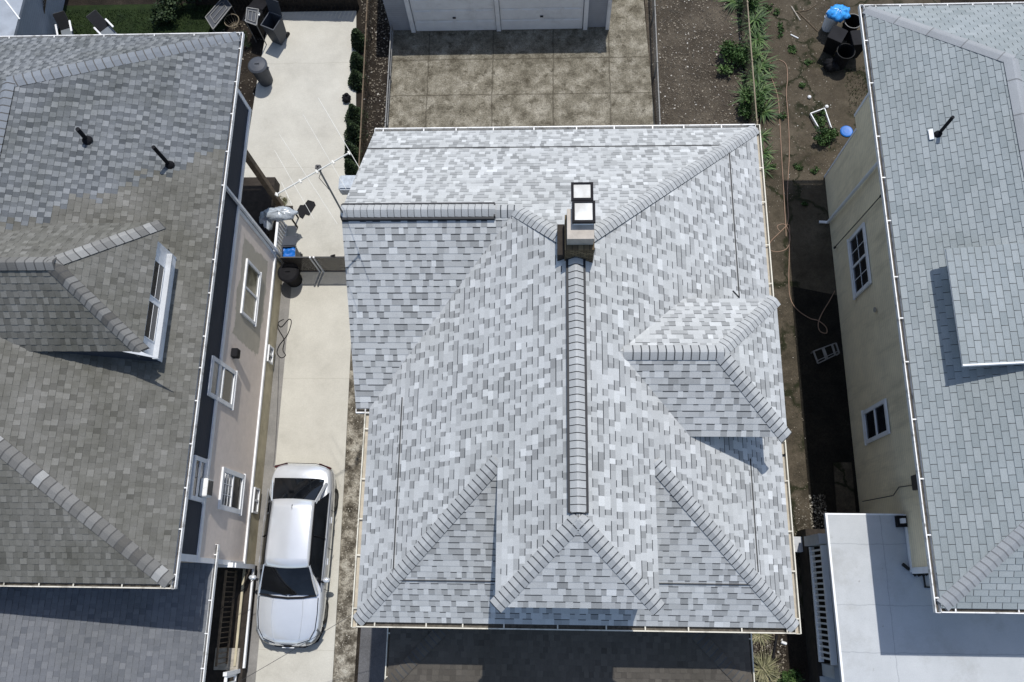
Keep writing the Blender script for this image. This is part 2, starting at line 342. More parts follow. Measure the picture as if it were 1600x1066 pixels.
class MB:
    def __init__(s): s.v = []; s.f = []; s.m = []; s.t = []; s.p = []
    def face(s, pts, mi=0, tone=0.5, patch=0.0):
        b = len(s.v); s.v += [Vector(p) for p in pts]; s.f.append(tuple(range(b, b + len(pts)))); s.m.append(mi); s.t.append(tone); s.p.append(patch)
    def grid(s, rows, mi=0, tone=0.5, close=False):
        b = len(s.v); nr = len(rows); nc = len(rows[0])
        for r in rows: s.v += [Vector(p) for p in r]
        for i in range(nr - 1):
            for j in range(nc if close else nc - 1):
                k = (j + 1) % nc
                s.f.append((b + i * nc + j, b + i * nc + k, b + (i + 1) * nc + k, b + (i + 1) * nc + j)); s.m.append(mi); s.t.append(tone); s.p.append(0.0)
    def box(s, x0, x1, y0, y1, z0, z1, mi=0, tone=0.5):
        P = [Vector((x, y, z)) for z in (z0, z1) for y in (y0, y1) for x in (x0, x1)]
        for q in ((0, 2, 3, 1), (4, 5, 7, 6), (0, 1, 5, 4), (2, 6, 7, 3), (0, 4, 6, 2), (1, 3, 7, 5)): s.face([P[i] for i in q], mi, tone)
        return s
    def bar(s, a, b, w, h=None, mi=0, up=(0, 0, 1), tone=0.5, w2=None):
        """box beam from a to b, w wide, h high"""
        a = Vector(a); b = Vector(b); h = w if h is None else h; w2 = w if w2 is None else w2
        d = (b - a).normalized(); u = Vector(up)
        if abs(d.dot(u)) > 0.98: u = Vector((0, 1, 0))
        x = d.cross(u).normalized(); y = x.cross(d).normalized()
        c = [(-1, -1), (1, -1), (1, 1), (-1, 1)]
        A = [a + x * (i * w / 2) + y * (j * h / 2) for i, j in c]; B = [b + x * (i * w2 / 2) + y * (j * h / 2 * w2 / w) for i, j in c]
        s.face(A[::-1], mi, tone); s.face(B, mi, tone)
        for i in range(4): s.face([A[i], A[(i + 1) % 4], B[(i + 1) % 4], B[i]], mi, tone)
        return s
    def tube(s, pts, r, n=8, mi=0, tone=0.5, r2=None, cap=True):
        pts = [Vector(p) for p in pts]; rows = []
        for i, p in enumerate(pts):
            d = (pts[min(i + 1, len(pts) - 1)] - pts[max(i - 1, 0)]).normalized()
            u = Vector((0, 0, 1)) if abs(d.z) < 0.95 else Vector((0, 1, 0))
            x = d.cross(u).normalized(); y = x.cross(d).normalized()
            rr = r if r2 is None else r + (r2 - r) * i / (len(pts) - 1)
            rows.append([p + x * (rr * math.cos(6.28318 * k / n)) + y * (rr * math.sin(6.28318 * k / n)) for k in range(n)])
        s.grid(rows, mi, tone, True)
        if cap: s.face(rows[0][::-1], mi, tone); s.face(rows[-1], mi, tone)
        return s
    def lathe(s, prof, c=(0, 0, 0), n=20, mi=0, tone=0.5):
        c = Vector(c)
        s.grid([[c + Vector((r * math.cos(6.28318 * k / n), r * math.sin(6.28318 * k / n), z)) for k in range(n)] for r, z in prof], mi, tone, True)
        return s
    def build(s, name, mats, parent=None, smooth=False, origin=None, weld=False, bevel=0.0):
        if parent is not None: o0 = ORG.get(parent.name, Vector((0, 0, 0)))
        else: o0 = Vector(origin) if origin is not None else Vector((0, 0, 0))
        me = D.meshes.new(name); me.from_pydata([tuple(v - o0) for v in s.v], [], s.f)
        if not isinstance(mats, (list, tuple)): mats = [mats]
        for mm in mats: me.materials.append(M[mm] if isinstance(mm, str) else mm)
        me.polygons.foreach_set('material_index', s.m)
        if smooth: me.polygons.foreach_set('use_smooth', [True] * len(s.f))
        a = me.attributes.new('tone', 'FLOAT', 'FACE'); a.data.foreach_set('value', s.t)
        if any(s.p): a = me.attributes.new('patch', 'FLOAT', 'FACE'); a.data.foreach_set('value', s.p)
        if weld or bevel:
            import bmesh
            bm = bmesh.new(); bm.from_mesh(me); bmesh.ops.remove_doubles(bm, verts=bm.verts, dist=0.0005)
            if bevel: bmesh.ops.bevel(bm, geom=list(bm.edges), offset=bevel, segments=2, affect='EDGES', clamp_overlap=True)
            bm.to_mesh(me); bm.free()
        me.update()
        o = D.objects.new(name, me); COL.objects.link(o)
        if parent is not None: o.parent = parent; ORG[o.name] = o0
        else: o.location = o0; ORG[o.name] = o0
        return o

def copy_tree(o, loc, rz=0.0, label=None, parent=None):
    c = o.copy(); COL.objects.link(c); c.parent = parent
    if parent is None:
        c.location = loc; c.rotation_euler.z = rz
        if label: c['label'] = label
    for ch in o.children: copy_tree(ch, None, parent=c)
    return c

def clip(poly, cl):
    """clip 2-D polygon by convex ccw polygon"""
    out = poly
    for i in range(len(cl)):
        ax, ay = cl[i]; bx, by = cl[(i + 1) % len(cl)]
        ins = lambda p: (bx - ax) * (p[1] - ay) - (by - ay) * (p[0] - ax) >= -1e-7
        res = []
        for j in range(len(out)):
            p = out[j]; q = out[(j + 1) % len(out)]; ip, iq = ins(p), ins(q)
            if ip: res.append(p)
            if ip != iq:
                d1 = (bx - ax) * (p[1] - ay) - (by - ay) * (p[0] - ax); d2 = (bx - ax) * (q[1] - ay) - (by - ay) * (q[0] - ax)
                t = d1 / (d1 - d2); res.append((p[0] + (q[0] - p[0]) * t, p[1] + (q[1] - p[1]) * t))
        out = res
        if len(out) < 3: return []
    return out

def shingles(mb, pieces, eave_dir, expo=0.142, style='lam', seed=1, patch=None, deck=0.16, spread=1.0, wav=0.0):
    """lay real shingle courses over the convex pieces (3-D points) of one roof plane; eave_dir is horizontal along the eave,
    chosen so that up-slope is to its left seen from above"""
    rnd = random.Random(seed)
    pieces = [[Vector(p) for p in pc] for pc in pieces]
    u = Vector(eave_dir).normalized()
    p0 = pieces[0][0]
    nrm = None
    for pc in pieces:
        nn = (pc[1] - pc[0]).cross(pc[2] - pc[0])
        if nn.length > 1e-4: nrm = nn.normalized(); break
    if nrm.z < 0: nrm = -nrm
    v = nrm.cross(u).normalized()
    if v.z < 0: v = -v
    zmin = min(p.z for pc in pieces for p in pc)
    o = next(p for pc in pieces for p in pc if abs(p.z - zmin) < 1e-6)
    polys = []
    for pc in pieces:
        q = [((p - o).dot(u), (p - o).dot(v)) for p in pc]
        ar = sum(q[i][0] * q[(i + 1) % len(q)][1] - q[(i + 1) % len(q)][0] * q[i][1] for i in range(len(q)))
        if ar < 0: q = q[::-1]
        polys.append(q)
    P = lambda a, b, h: o + u * a + v * b + nrm * h
    um = min(a for q in polys for a, _ in q); uM = max(a for q in polys for a, _ in q); vM = max(b for q in polys for _, b in q)
    for q, pc in zip(polys, pieces):       # roof deck
        mb.face([P(a, b, 0) for a, b in q], 1)
        mb.face([P(a, b, -deck) for a, b in q][::-1], 2)
        for i in range(len(q)):
            a, b = q[i], q[(i + 1) % len(q)]
            mb.face([P(*a, -deck), P(*b, -deck), P(*b, 0), P(*a, 0)], 2)
    k = 0; vv = 0.0
    while vv < vM:
        uu = um - rnd.random() * 0.3
        if style == 'tab': uu = um - 0.305 - (0.1525 if k % 2 else 0.0) + (rnd.random() - .5) * 0.012
        row = rnd.gauss(0, 0.05); j = 0; lo = rnd.random() < 0.5
        while uu < uM:
            if style == 'lam':
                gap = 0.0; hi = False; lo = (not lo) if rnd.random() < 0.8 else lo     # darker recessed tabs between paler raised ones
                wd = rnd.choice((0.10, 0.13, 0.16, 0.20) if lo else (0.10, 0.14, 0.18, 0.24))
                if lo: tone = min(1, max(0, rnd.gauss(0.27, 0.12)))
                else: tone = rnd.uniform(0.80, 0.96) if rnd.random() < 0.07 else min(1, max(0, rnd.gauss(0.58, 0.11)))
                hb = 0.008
            elif style == 'old':
                wd = rnd.choice((0.11, 0.13, 0.15)); gap = 0.0; hi = (j + k) % 2 == 0
                tq = rnd.gauss(0, 1); tone = 0.5; hb = 0.014 if hi else 0.006
            else:
                wd = 0.305; gap = 0.013; hi = False; tone = min(1, max(0, rnd.gauss(0.5, 0.22) + row)); hb = 0.014
            u1 = uu + wd
            rect = [(uu + gap / 2, vv), (u1 - gap / 2, vv), (u1 - gap / 2, vv + expo), (uu + gap / 2, vv + expo)]
            for q in polys:
                c = clip(rect, q)
                if len(c) < 3: continue
                H = lambda b: 0.002 + hb * (1 - (b - vv) / expo)
                cu = sum(a for a, _ in c) / len(c); cv = sum(b for _, b in c) / len(c)
                pa = 0.0
                if patch: pa = patch(P(cu, cv, 0), rnd)
                if style == 'old': tone = min(1, max(0, 0.5 + (tq * .14 + (.24 if hi else -.26) if pa > .5 else tq * .15 + (.07 if hi else -.09))))
                mb.face([P(a, b, H(b)) for a, b in c], 0, tone, pa)
                bs = [a for a, b in c if b < vv + 1e-5]
                if len(bs) >= 2:
                    a0, a1 = min(bs), max(bs)
                    mb.face([P(a0, vv, -0.001), P(a1, vv, -0.001), P(a1, vv, H(vv)), P(a0, vv, H(vv))], 1)
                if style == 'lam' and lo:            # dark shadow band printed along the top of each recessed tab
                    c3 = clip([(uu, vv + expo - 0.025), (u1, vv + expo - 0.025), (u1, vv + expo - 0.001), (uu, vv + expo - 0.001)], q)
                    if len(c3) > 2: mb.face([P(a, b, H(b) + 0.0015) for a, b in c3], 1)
                if hi or gap:
                    for aa in (uu + gap / 2, u1 - gap / 2):
                        ss = [b for a, b in c if abs(a - aa) < 1e-5]
                        if len(ss) >= 2:
                            b0, b1 = min(ss), max(ss)
                            mb.face([P(aa, b0, 0), P(aa, b1, 0), P(aa, b1, H(b1)), P(aa, b0, H(b0))], 1)
            uu = u1; j += 1
        vv += expo; k += 1

def caps(mb, lo, hi, drop, width=0.30, step=0.142, lift=0.016, seed=1, tones=(0.2, 0.8), patchv=0.0, thick=0.013, flip=False):
    """overlapping ridge/hip caps from lo to hi; drop = fall of the roof per metre away from the line, both sides"""
    rnd = random.Random(seed); lo = Vector(lo); hi = Vector(hi); d = hi - lo; L = d.length; d.normalize()
    s = Vector((d.y, -d.x, 0)).normalized(); upv = Vector((0, 0, 1))
    ts = [-1, -0.72, -0.42, -0.15, 0.15, 0.42, 0.72, 1]
    def sec(p, h):
        out = []
        for t in ts:
            a = abs(t) * width / 2; rnd_top = 0.045 * max(0, 1 - (a / (width / 2)) ** 2)
            out.append(p + s * (t * width / 2) + upv * (-a * drop + rnd_top * drop * 0.6 + h))
        return out
    n = max(1, int(L / step))
    for i in range(n + 1):
        a0 = i * step - (0.0 if i == 0 else 0.0); a1 = min(L + 0.02, a0 + step + 0.03)
        if a0 >= L: break
        t = rnd.uniform(*tones)
        if isinstance(tones, tuple) and tones[1] - tones[0] > 0.7: t = rnd.choice((0.05, 0.35, 0.4, 0.45, 0.5, 0.5, 0.55, 0.6, 0.6, 0.98))
        A = sec(lo + d * a0, lift + thick); B = sec(lo + d * a1, lift); C = sec(lo + d * a0, -0.005); A2 = sec(lo + d * (a0 - 0.026), lift + 0.004); A3 = sec(lo + d * (a0 + .001), lift + 0.006)
        b = len(mb.v)
        for j in range(len(ts) - 1):
            mb.face([A[j], A[j + 1], B[j + 1], B[j]], 0, t, patchv)
            mb.face([C[j] - d * 0.02, C[j + 1] - d * 0.02, A[j + 1], A[j]], 1)
            if i: mb.face([A2[j], A2[j + 1], A3[j + 1], A3[j]], 1)
        for j in (0, -1): mb.face([A[j], B[j], B[j] - upv * (lift + 0.01), C[j]], 1)

def gutter(parent, a, b, out, mat='white_al', trough='trough', w=0.115, h=0.10, gap=0.95, seed=3):
    """open U gutter from a to b hanging outside the eave; out = outward unit vector; hangers are their own strap pieces"""
    a = Vector(a); b = Vector(b); out = Vector(out).normalized(); up = Vector((0, 0, 1)); mb = MB()
    d = (b - a).normalized(); L = (b - a).length; rnd = random.Random(seed)
    def beam(o0, z0, ww, hh, mi):
        mb.bar(a + out * o0 + up * z0, b + out * o0 + up * z0, ww, hh, mi)
    beam(w - 0.012, 0.0, 0.024, h + 0.01, 0)
    beam(w / 2, -h / 2 + 0.006, w - 0.03, 0.010, 1)
    beam(0.004, -0.01, 0.008, h - 0.02, 0)
    for e in (a, b):
        mb.bar(e + out * 0.01 + up * 0.0, e + out * (w - 0.025) + up * 0.0, 0.012, h - 0.006, 0)
    t = rnd.uniform(0.2, 0.6)
    while t < L - 0.1:
        p = a + d * t + up * (h / 2 - 0.004)
        mb.bar(p - out * 0.02, p + out * (w - 0.028), 0.028, 0.008, 0)
        t += gap * rnd.uniform(0.8, 1.2)
    return mb.build('gutter', [mat, trough], parent)

def prism(mb, pts, z0, z1, mi=0):
    pts = [(p[0], p[1]) for p in pts]
    mb.face([(x, y, z1) for x, y in pts], mi); mb.face([(x, y, z0) for x, y in pts][::-1], mi)
    for i in range(len(pts)):
        a, b = pts[i], pts[(i + 1) % len(pts)]
        mb.face([(*a, z0), (*b, z0), (*b, z1), (*a, z1)], mi)

def struct(name, pts, z, mat, z0=None):
    mb = MB()
    if z0 is None: mb.face([(p[0], p[1], z) for p in pts])
    else: prism(mb, pts, z0, z)
    o = mb.build(name, mat); o['kind'] = 'structure'; return o

def windowx(parent, X, y0, y1, z0, z1, side, split='z', gl=('glass', 'glass'), frame=0.09, bar=0.03, mat='white_trim', muntin=0, name='window', sill=True, mpane=None, depth=0.05):
    """window on a wall x=X facing side (+1/-1): frame part with panes as sub-parts"""
    mb = MB(); e = side
    xa, xb = sorted((X + e * 0.001, X + e * depth))
    mb.box(xa, xb, y0, y0 + frame, z0, z1); mb.box(xa, xb, y1 - frame, y1, z0, z1)
    mb.box(xa, xb, y0 + frame, y1 - frame, z0, z0 + frame); mb.box(xa, xb, y0 + frame, y1 - frame, z1 - frame, z1)
    if split == 'z': zm = (z0 + z1) / 2; mb.box(*sorted((X + e * .001, X + e * depth * .84)), y0 + frame, y1 - frame, zm - bar, zm + bar)
    if split == 'y': ym = (y0 + y1) / 2; mb.box(*sorted((X + e * .001, X + e * depth * .84)), ym - bar, ym + bar, z0 + frame, z1 - frame)
    fr = mb.build(name, mat, parent)
    if sill:
        sb = MB(); sb.box(*sorted((X + e * .002, X + e * .06)), y0 - 0.03, y1 + 0.03, z0 - 0.05, z0 - 0.002); sb.build('sill', mat, fr)
    rects = [(y0 + frame, y1 - frame, z0 + frame, z1 - frame)]
    if split == 'z': rects = [(y0 + frame, y1 - frame, z0 + frame, zm - bar), (y0 + frame, y1 - frame, zm + bar, z1 - frame)]
    if split == 'y': rects = [(y0 + frame, ym - bar, z0 + frame, z1 - frame), (ym + bar, y1 - frame, z0 + frame, z1 - frame)]
    for i, (a, b, c, d2) in enumerate(rects):
        g = MB(); xg = X + e * depth * .3
        g.face([(xg, a, c), (xg, b, c), (xg, b, d2), (xg, a, d2)] if e > 0 else [(xg, b, c), (xg, a, c), (xg, a, d2), (xg, b, d2)])
        if muntin and (mpane is None or mpane == i):
            for q in range(1, muntin):
                yy = a + (b - a) * q / muntin; g.box(*sorted((xg + e * .003, xg + e * .012)), yy - .008, yy + .008, c, d2, 1)
                zz = c + (d2 - c) * q / muntin; g.box(*sorted((xg + e * .004, xg + e * .013)), a, b, zz - .008, zz + .008, 1)
        g.build('pane', [gl[i % len(gl)], 'white_trim'], fr)
    return fr

# ================================================================ the ground
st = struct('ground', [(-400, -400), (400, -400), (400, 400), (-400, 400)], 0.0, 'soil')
A = lambda *l: [at(x, y, 0) for x, y in l]
struct('driveway', [(-8.25, -14), (-5.72, -14), (-5.80, -2.3), (-5.86, 3.0), (-5.93, 6.6), (-5.97, 9.6), (-6.15, 12.6), (-6.35, 15.5), (-6.57, 18.95), (-9.55, 18.95), (-9.72, 16.6), (-9.80, 14.4), (-9.85, 12.8), (-11.0, 12.7), (-11.0, 9.7), (-8.25, 9.7)], 0.045, 'drive', -0.01)
struct('wall_strip', [(-8.22, -14), (-7.86, -14), (-7.92, 9.6), (-8.22, 9.6)], 0.05, 'curb_grey')
struct('garage_apron', [(-5.16, 10.5), (3.42, 10.5), (3.42, 14.3), (3.20, 19.2), (3.1, 24), (2.02, 24), (2.02, 18.5), (-5.3, 18.5)], 0.05, 'apron', -0.01)
struct('dirt_lot', [(3.46, 11.0), (6.35, 11.0), (6.35, 30), (3.15, 30), (3.25, 19)], 0.004, 'dirt')
struct('side_path', [(5.35, -0.6), (7.25, -0.6), (7.28, 11), (5.3, 11)], 0.030, 'path', -0.01)
struct('cracked_yard', [(7.285, 2.2), (8.7, 2.2), (8.7, 11.5), (13, 14.2), (13, 30), (6.40, 30), (6.40, 11.005), (7.285, 11.005)], 0.012, 'cracked')
struct('alley_shade_soil', [(7.285, -3), (8.64, -3), (8.64, 8.6), (7.285, 8.9)], 0.017, 'alley')  # extra-dark sheet, shade between the houses painted into its colour
struct('gravel_strip', [(-5.78, -14), (-5.25, -14), (-5.2, 3.0), (-5.45, 7.5), (-5.98, 9), (-5.93, 4.2), (-5.82, 0)], 0.008, 'gravel')
struct('asphalt_strip', [(-5.14, -14), (-3.6, -14), (-3.6, -0.8), (-5.12, -0.4)], 0.012, 'asphalt')
struct('lawn', [(-19, 13.9), (-11.3, 13.9), (-11.0, 19.4), (-19, 19.4)], 0.006, 'lawn_base')

def scatter(name, poly, n, size, mat, seed, flat=0.25, z=0.01, hgt=1.0, kind='stuff', exclude=None):
    rnd = random.Random(seed); mb = MB(); xs = [p[0] for p in poly]; ys = [p[1] for p in poly]; c = 0; tries = 0
    def inside(x, y):
        r = False; j = len(poly) - 1
        for i in range(len(poly)):
            if (poly[i][1] > y) != (poly[j][1] > y) and x < (poly[j][0] - poly[i][0]) * (y - poly[i][1]) / (poly[j][1] - poly[i][1]) + poly[i][0]: r = not r
            j = i
        return r
    while c < n and tries < n * 8:
        tries += 1
        x = rnd.uniform(min(xs), max(xs)); y = rnd.uniform(min(ys), max(ys))
        if not inside(x, y): continue
        s = size * rnd.uniform(0.4, 1.4); a = rnd.uniform(0, 6.28); t = rnd.random() ** 1.3
        dx = Vector((math.cos(a), math.sin(a), rnd.uniform(-flat, flat))) * s; dy = Vector((-math.sin(a), math.cos(a), rnd.uniform(-flat, flat))) * s * rnd.uniform(0.3, 0.8)
        o = Vector((x, y, z + s * 0.3 * hgt))
        mb.face([o - dx, o - dy, o + dx, o + dy], 0, t); c += 1
    ob = mb.build(name, mat); ob['kind'] = kind; return ob

# ================================================================ main house
ZE = 5.5; s = 0.75
X0, X1, Y0, Y1 = -4.05, 5.10, -0.65, 11.02
XR = 0.525; ZR = ZE + s * (XR - X0)
YF, YB = 1.23, 6.445
ZG = ZE + s * 3.07; GX0, GX1, GY = X0 + 3.07, X1 - 3.07, YF - 1.505
YW = 7.65; ZW = ZE + s * (Y1 - YW); XJ = X0 + (ZW - ZE) / s; XW = -4.37; YS = 3.95; sw_ = (ZW - ZE) / (YW - YS)
zW = lambda x: ZE + s * (x - X0)
zE = lambda x: ZE + s * (X1 - x)
zN = lambda y: ZE + s * (Y1 - y)
zS = lambda y: ZE + s * (y - Y0)
zQ = lambda y: ZE + sw_ * (y - YS)
main = thing('house', 'large middle house with a light grey mottled shingle hip roof and a brick chimney', 'house', (0.5, 5.0, 0))
w = MB(); yv = YS + 3.07 * s / sw_
WP = [(X0 + .45, Y0 + .45), (X1 - .45, Y0 + .45), (X1 - .45, Y1 - .45), (XW + .25, Y1 - .45), (XW + .25, YS + .45), (X0 + .45, YS + .45)]
prism(w, WP, 0, ZE + 0.02, 0)
# gable end of the west wing, front bay and bay walls
w.face([(XW + .25, YS + .45, ZE), (XW + .25, Y1 - .45, ZE), (XW + .25, YW, ZW - 0.25)])
w.box(GX0 + .1, GX1 - .1, GY + .25, 1.3, ZE - 0.1, ZG - 0.12)
w.build('wall', 'sid_white', main)
def roofobj(name, specs, mats, parent, **kw):
    mb = MB()
    for i, (pcs, u) in enumerate(specs): shingles(mb, pcs, u, seed=11 + i, **kw)
    return mb.build(name, mats, parent)
v3 = lambda x, y, zf: (x, y, zf)
Wp = lambda x, y: (x, y, zW(x)); Ep = lambda x, y: (x, y, zE(x)); Np = lambda x, y: (x, y, zN(y)); Sp = lambda x, y: (x, y, zS(y)); Qp = lambda x, y: (x, y, zQ(y))
zF = lambda y: ZG + s * (y - GY)
Fp = lambda x, y: (x, y, zF(y))
specs = [
    ([[Wp(X0, Y0), Wp(GX0, Y0 + 3.07), Wp(GX0, yv), Wp(X0, YS)], [Wp(GX0, GY), Wp(XR, YF), Wp(XR, YB), Wp(XJ, YW), Wp(GX0, yv)]], (0, -1, 0)),
    ([[Ep(XR, YF), Ep(GX1, GY), Ep(GX1, 7.95), Ep(XR, YB)], [Ep(GX1, Y0 + 3.07), Ep(X1, Y0), Ep(X1, Y1), Ep(GX1, 7.95)]], (0, 1, 0)),
    ([[Np(XW, Y1), Np(XW, YW), Np(XJ, YW), Np(XJ, Y1)], [Np(XJ, Y1), Np(XJ, YW), Np(XR, YB), Np(X1, Y1)]], (-1, 0, 0)),
    ([[Sp(X0, Y0), Sp(GX0, Y0), Sp(GX0, Y0 + 3.07)], [Sp(GX1, Y0), Sp(X1, Y0), Sp(GX1, Y0 + 3.07)], [Sp(GX0, Y0), Sp(GX1, Y0), Sp(GX1, 0.3), Sp(GX0, 0.3)]], (1, 0, 0)),
    ([[Qp(XW, YS), Qp(X0, YS), Qp(XJ, YW), Qp(XW, YW)]], (1, 0, 0)),
    ([[Fp(GX0, GY), Fp(GX1, GY), Fp(XR, YF)]], (1, 0, 0)),
]
SM = ['sh_main', 'butt', 'white_trim']
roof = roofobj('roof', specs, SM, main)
cap = MB(); hd = s * 0.7071
caps(cap, (X0, Y0, ZE), (GX0 - .02, Y0 + 3.05, ZG), hd, seed=1)
caps(cap, (X1, Y0, ZE), (GX1 + .02, Y0 + 3.05, ZG), hd, seed=2)
caps(cap, (GX0, GY, ZG), (XR, YF, ZR), hd, seed=3)
caps(cap, (GX1, GY, ZG), (XR, YF, ZR), hd, seed=4)
caps(cap, (X1, Y1, ZE), (XR + .05, YB + .05, ZR), hd, seed=5)
caps(cap, (XJ, YW, ZW), (XR - .05, YB + .05, ZR), hd, seed=6)
caps(cap, (XJ - 0.45, YW, ZW), (XJ + .05, YW, ZW), s * .97, seed=8)
cap.build('ridge_cap', ['sh_cap', 'butt'], roof)
vn = MB()   # raised ridge vents with their own caps
def vent(a, b, seed):
    a = Vector(a); b = Vector(b); d = (b - a).normalized(); sd = Vector((d.y, -d.x, 0))
    for k in (-1, 1):
        vn.bar(a + sd * k * 0.166 + Vector((0, 0, -.085)), b + sd * k * 0.166 + Vector((0, 0, -.085)), 0.046, 0.09, 1)
    for e in (a, b): vn.bar(e - sd * .15 + Vector((0, 0, -.05)), e + sd * .15 + Vector((0, 0, -.05)), 0.03, 0.09, 1)
    caps(vn, a, b, s * 0.93, width=0.285, seed=seed, lift=0.055, thick=0.02)
vent((XR, YF + .12, ZR), (XR, 6.32, ZR), 9)
vent((XW, YW, ZW), (XJ - .45, YW, ZW), 10)
vn.build('ridge_vent', ['sh_cap', 'vent_black'], roof)
zl = 6.13; k = (zl - ZE) / s; hh = 0.022; zv = zl + hh   # thin dark raised intake vent lines a few courses above the eaves
for e0, e1, wd in (((X0 + k, .25, zv), (X0 + k, 4.05, zv), .022), ((X0 + k + .12, Y0 + k, zv), (GX0 - .01, Y0 + k, zv), .024), ((GX1 + .01, Y0 + k, zv), (X1 - k - .12, Y0 + k, zv), .024),
        ((X1 - k, Y0 + k + .25, zv), (X1 - k, 2.75, zv), .018), ((X1 - k, 6.35, zv), (X1 - k, 10.05, zv), .022), ((X1 - k, 6.35, zv), (X1 - k - .16, 6.47, zv + .12), .022), ((XW, Y1 - k, zv), (X1 - k - .15, Y1 - k, zv), .011)):
    MB().bar(e0, e1, wd, .022).build('edge_vent', 'vent_black', roof)
gz = ZE - 0.065
for a, b, o_, mt, tr in (((X0, Y0, gz), (X1, Y0, gz), (0, -1, 0), 'cream_al', 'trough'), ((X1, Y0 - .115, gz), (X1, 2.95, gz), (1, 0, 0), 'cream_al', 'trough_tan'), ((X1, 2.95, gz), (X1, Y1 + .1, gz), (1, 0, 0), 'cream_al', 'trough_tan'),
        ((XW, Y1, gz), (X1, Y1, gz), (0, 1, 0), 'white_al', 'trough_tan'), ((X0, Y0 - .115, gz), (X0, YS - .12, gz), (-1, 0, 0), 'cream_al', 'trough_tan'), ((XW, YS, gz), (X0, YS, gz), (0, -1, 0), 'white_al', 'trough')):
    gutter(main, a, b, o_, mt, tr, seed=int(abs(a[0] * 10)))
# side dormer
DZ = 7.2; DX = 4.765; DY0, DY1 = 3.03, 5.95; DYM = 4.49; DRZ = DZ + s * 1.46; DRX = DX - 1.46
xi = X1 - (DZ - ZE) / s; xr = X1 - (DRZ - ZE) / s
db = MB(); db.box(2.9, DX - .3, DY0 + .32, DY1 - .32, 6.0, DZ - .06)
dorm = db.build('dormer', 'sid_white', main)
dsp = [([[(xi, DY0, DZ), (DX, DY0, DZ), (DRX, DYM, DRZ), (xr, DYM, DRZ)]], (1, 0, 0)), ([[(xi, DY1, DZ), (DX, DY1, DZ), (DRX, DYM, DRZ), (xr, DYM, DRZ)]], (-1, 0, 0)), ([[(DX, DY0, DZ), (DX, DY1, DZ), (DRX, DYM, DRZ)]], (0, 1, 0))]
roofobj('dormer_roof', dsp, SM, dorm, deck=0.06)
dc = MB(); caps(dc, (DX, DY0, DZ), (DRX, DYM, DRZ), hd, seed=21); caps(dc, (DX, DY1, DZ), (DRX, DYM, DRZ), hd, seed=22); caps(dc, (DRX + .08, DYM, DRZ), (xr + .1, DYM, DRZ), s * .95, seed=23, step=0.16)
dc.build('ridge_cap', ['sh_cap', 'butt'], dorm)
# chimney
cb = MB(); cb.box(0.31, 0.865, 6.18, 6.90, 7.6, 9.34)
chim = cb.build('chimney', 'brick', main)
c2 = MB(); c2.box(0.345, 0.845, 6.28, 6.89, 9.342, 9.62, 0); c2.build('chimney_cap', 'cap_metal', chim)
c3 = MB(); c3.box(0.17, 0.306, 6.22, 6.86, 8.2, 9.0); c3.build('side_flashing', 'dark_wood', chim)
for (y0, y1, x0, x1, z1) in ((6.53, 6.97, .435, .865, 9.80), (6.99, 7.36, .42, .835, 9.78)):
    f = MB(); t = 0.05
    f.box(x0 + .03, x1 - .03, y0 + .03, y1 - .03, 9.5 if y1 < 6.98 else 8.2, z1 - .062, 0)
    f.box(x0, x1, y0, y0 + t, z1 - .06, z1, 1); f.box(x0, x1, y1 - t * .6, y1, z1 - .06, z1, 1)
    f.box(x0, x0 + t, y0 + t, y1 - t * .6, z1 - .06, z1, 1); f.box(x1 - t, x1, y0 + t, y1 - t * .6, z1 - .06, z1, 1)
    f.box(x0 + t, x1 - t, y0 + t, y1 - t * .6, z1 - .05, z1 - .025, 2)
    f.build('flue', ['white_trim', 'black', 'flue_top'], chim)
# front porch roof
ps = 0.35; PX0, PX1, PY0 = -3.75, 4.66, -2.15; PZ = 3.1; PYB = -0.18
pd = PYB - PY0
psp = [([[(PX0, PY0, PZ), (PX1, PY0, PZ), (PX1 - pd, PYB, PZ + ps * pd), (PX0 + pd, PYB, PZ + ps * pd)]], (1, 0, 0)),
       ([[(PX1, PY0, PZ), (PX1, PYB, PZ), (PX1 - pd, PYB, PZ + ps * pd)]], (0, 1, 0)), ([[(PX0, PY0, PZ), (PX0, PYB, PZ), (PX0 + pd, PYB, PZ + ps * pd)]], (0, -1, 0))]
pr = roofobj('porch_roof', psp, ['sh_brown', 'butt', 'white_trim'], main, style='old')
pc = MB(); caps(pc, (PX1, PY0, PZ), (PX1 - pd, PYB, PZ + ps * pd), ps * .7, seed=31, lift=.03); caps(pc, (PX0, PY0, PZ), (PX0 + pd, PYB, PZ + ps * pd), ps * .7, seed=32, lift=.03)
pc.build('ridge_cap', ['sh_brown', 'butt'], pr)
gutter(main, (PX0, PY0 - .1, PZ - .05), (PX0, PYB, PZ - .05), (-1, 0, 0), 'cream_al', 'trough', w=.08)
gutter(main, (PX1, PY0 - .1, PZ - .05), (PX1, PYB, PZ - .05), (1, 0, 0), 'cream_al', 'trough', w=.08)
gutter(main, (PX0, PY0, PZ - .05), (PX1, PY0, PZ - .05), (0, -1, 0), 'cream_al', 'trough', w=.08)
for x in (PX0 + .3, 0.4, PX1 - .3):
    p = MB(); p.box(x - .08, x + .08, PY0 + .2, PY0 + .36, 0, PZ - .1); p.build('porch_post', 'white_trim', main, bevel=.01)

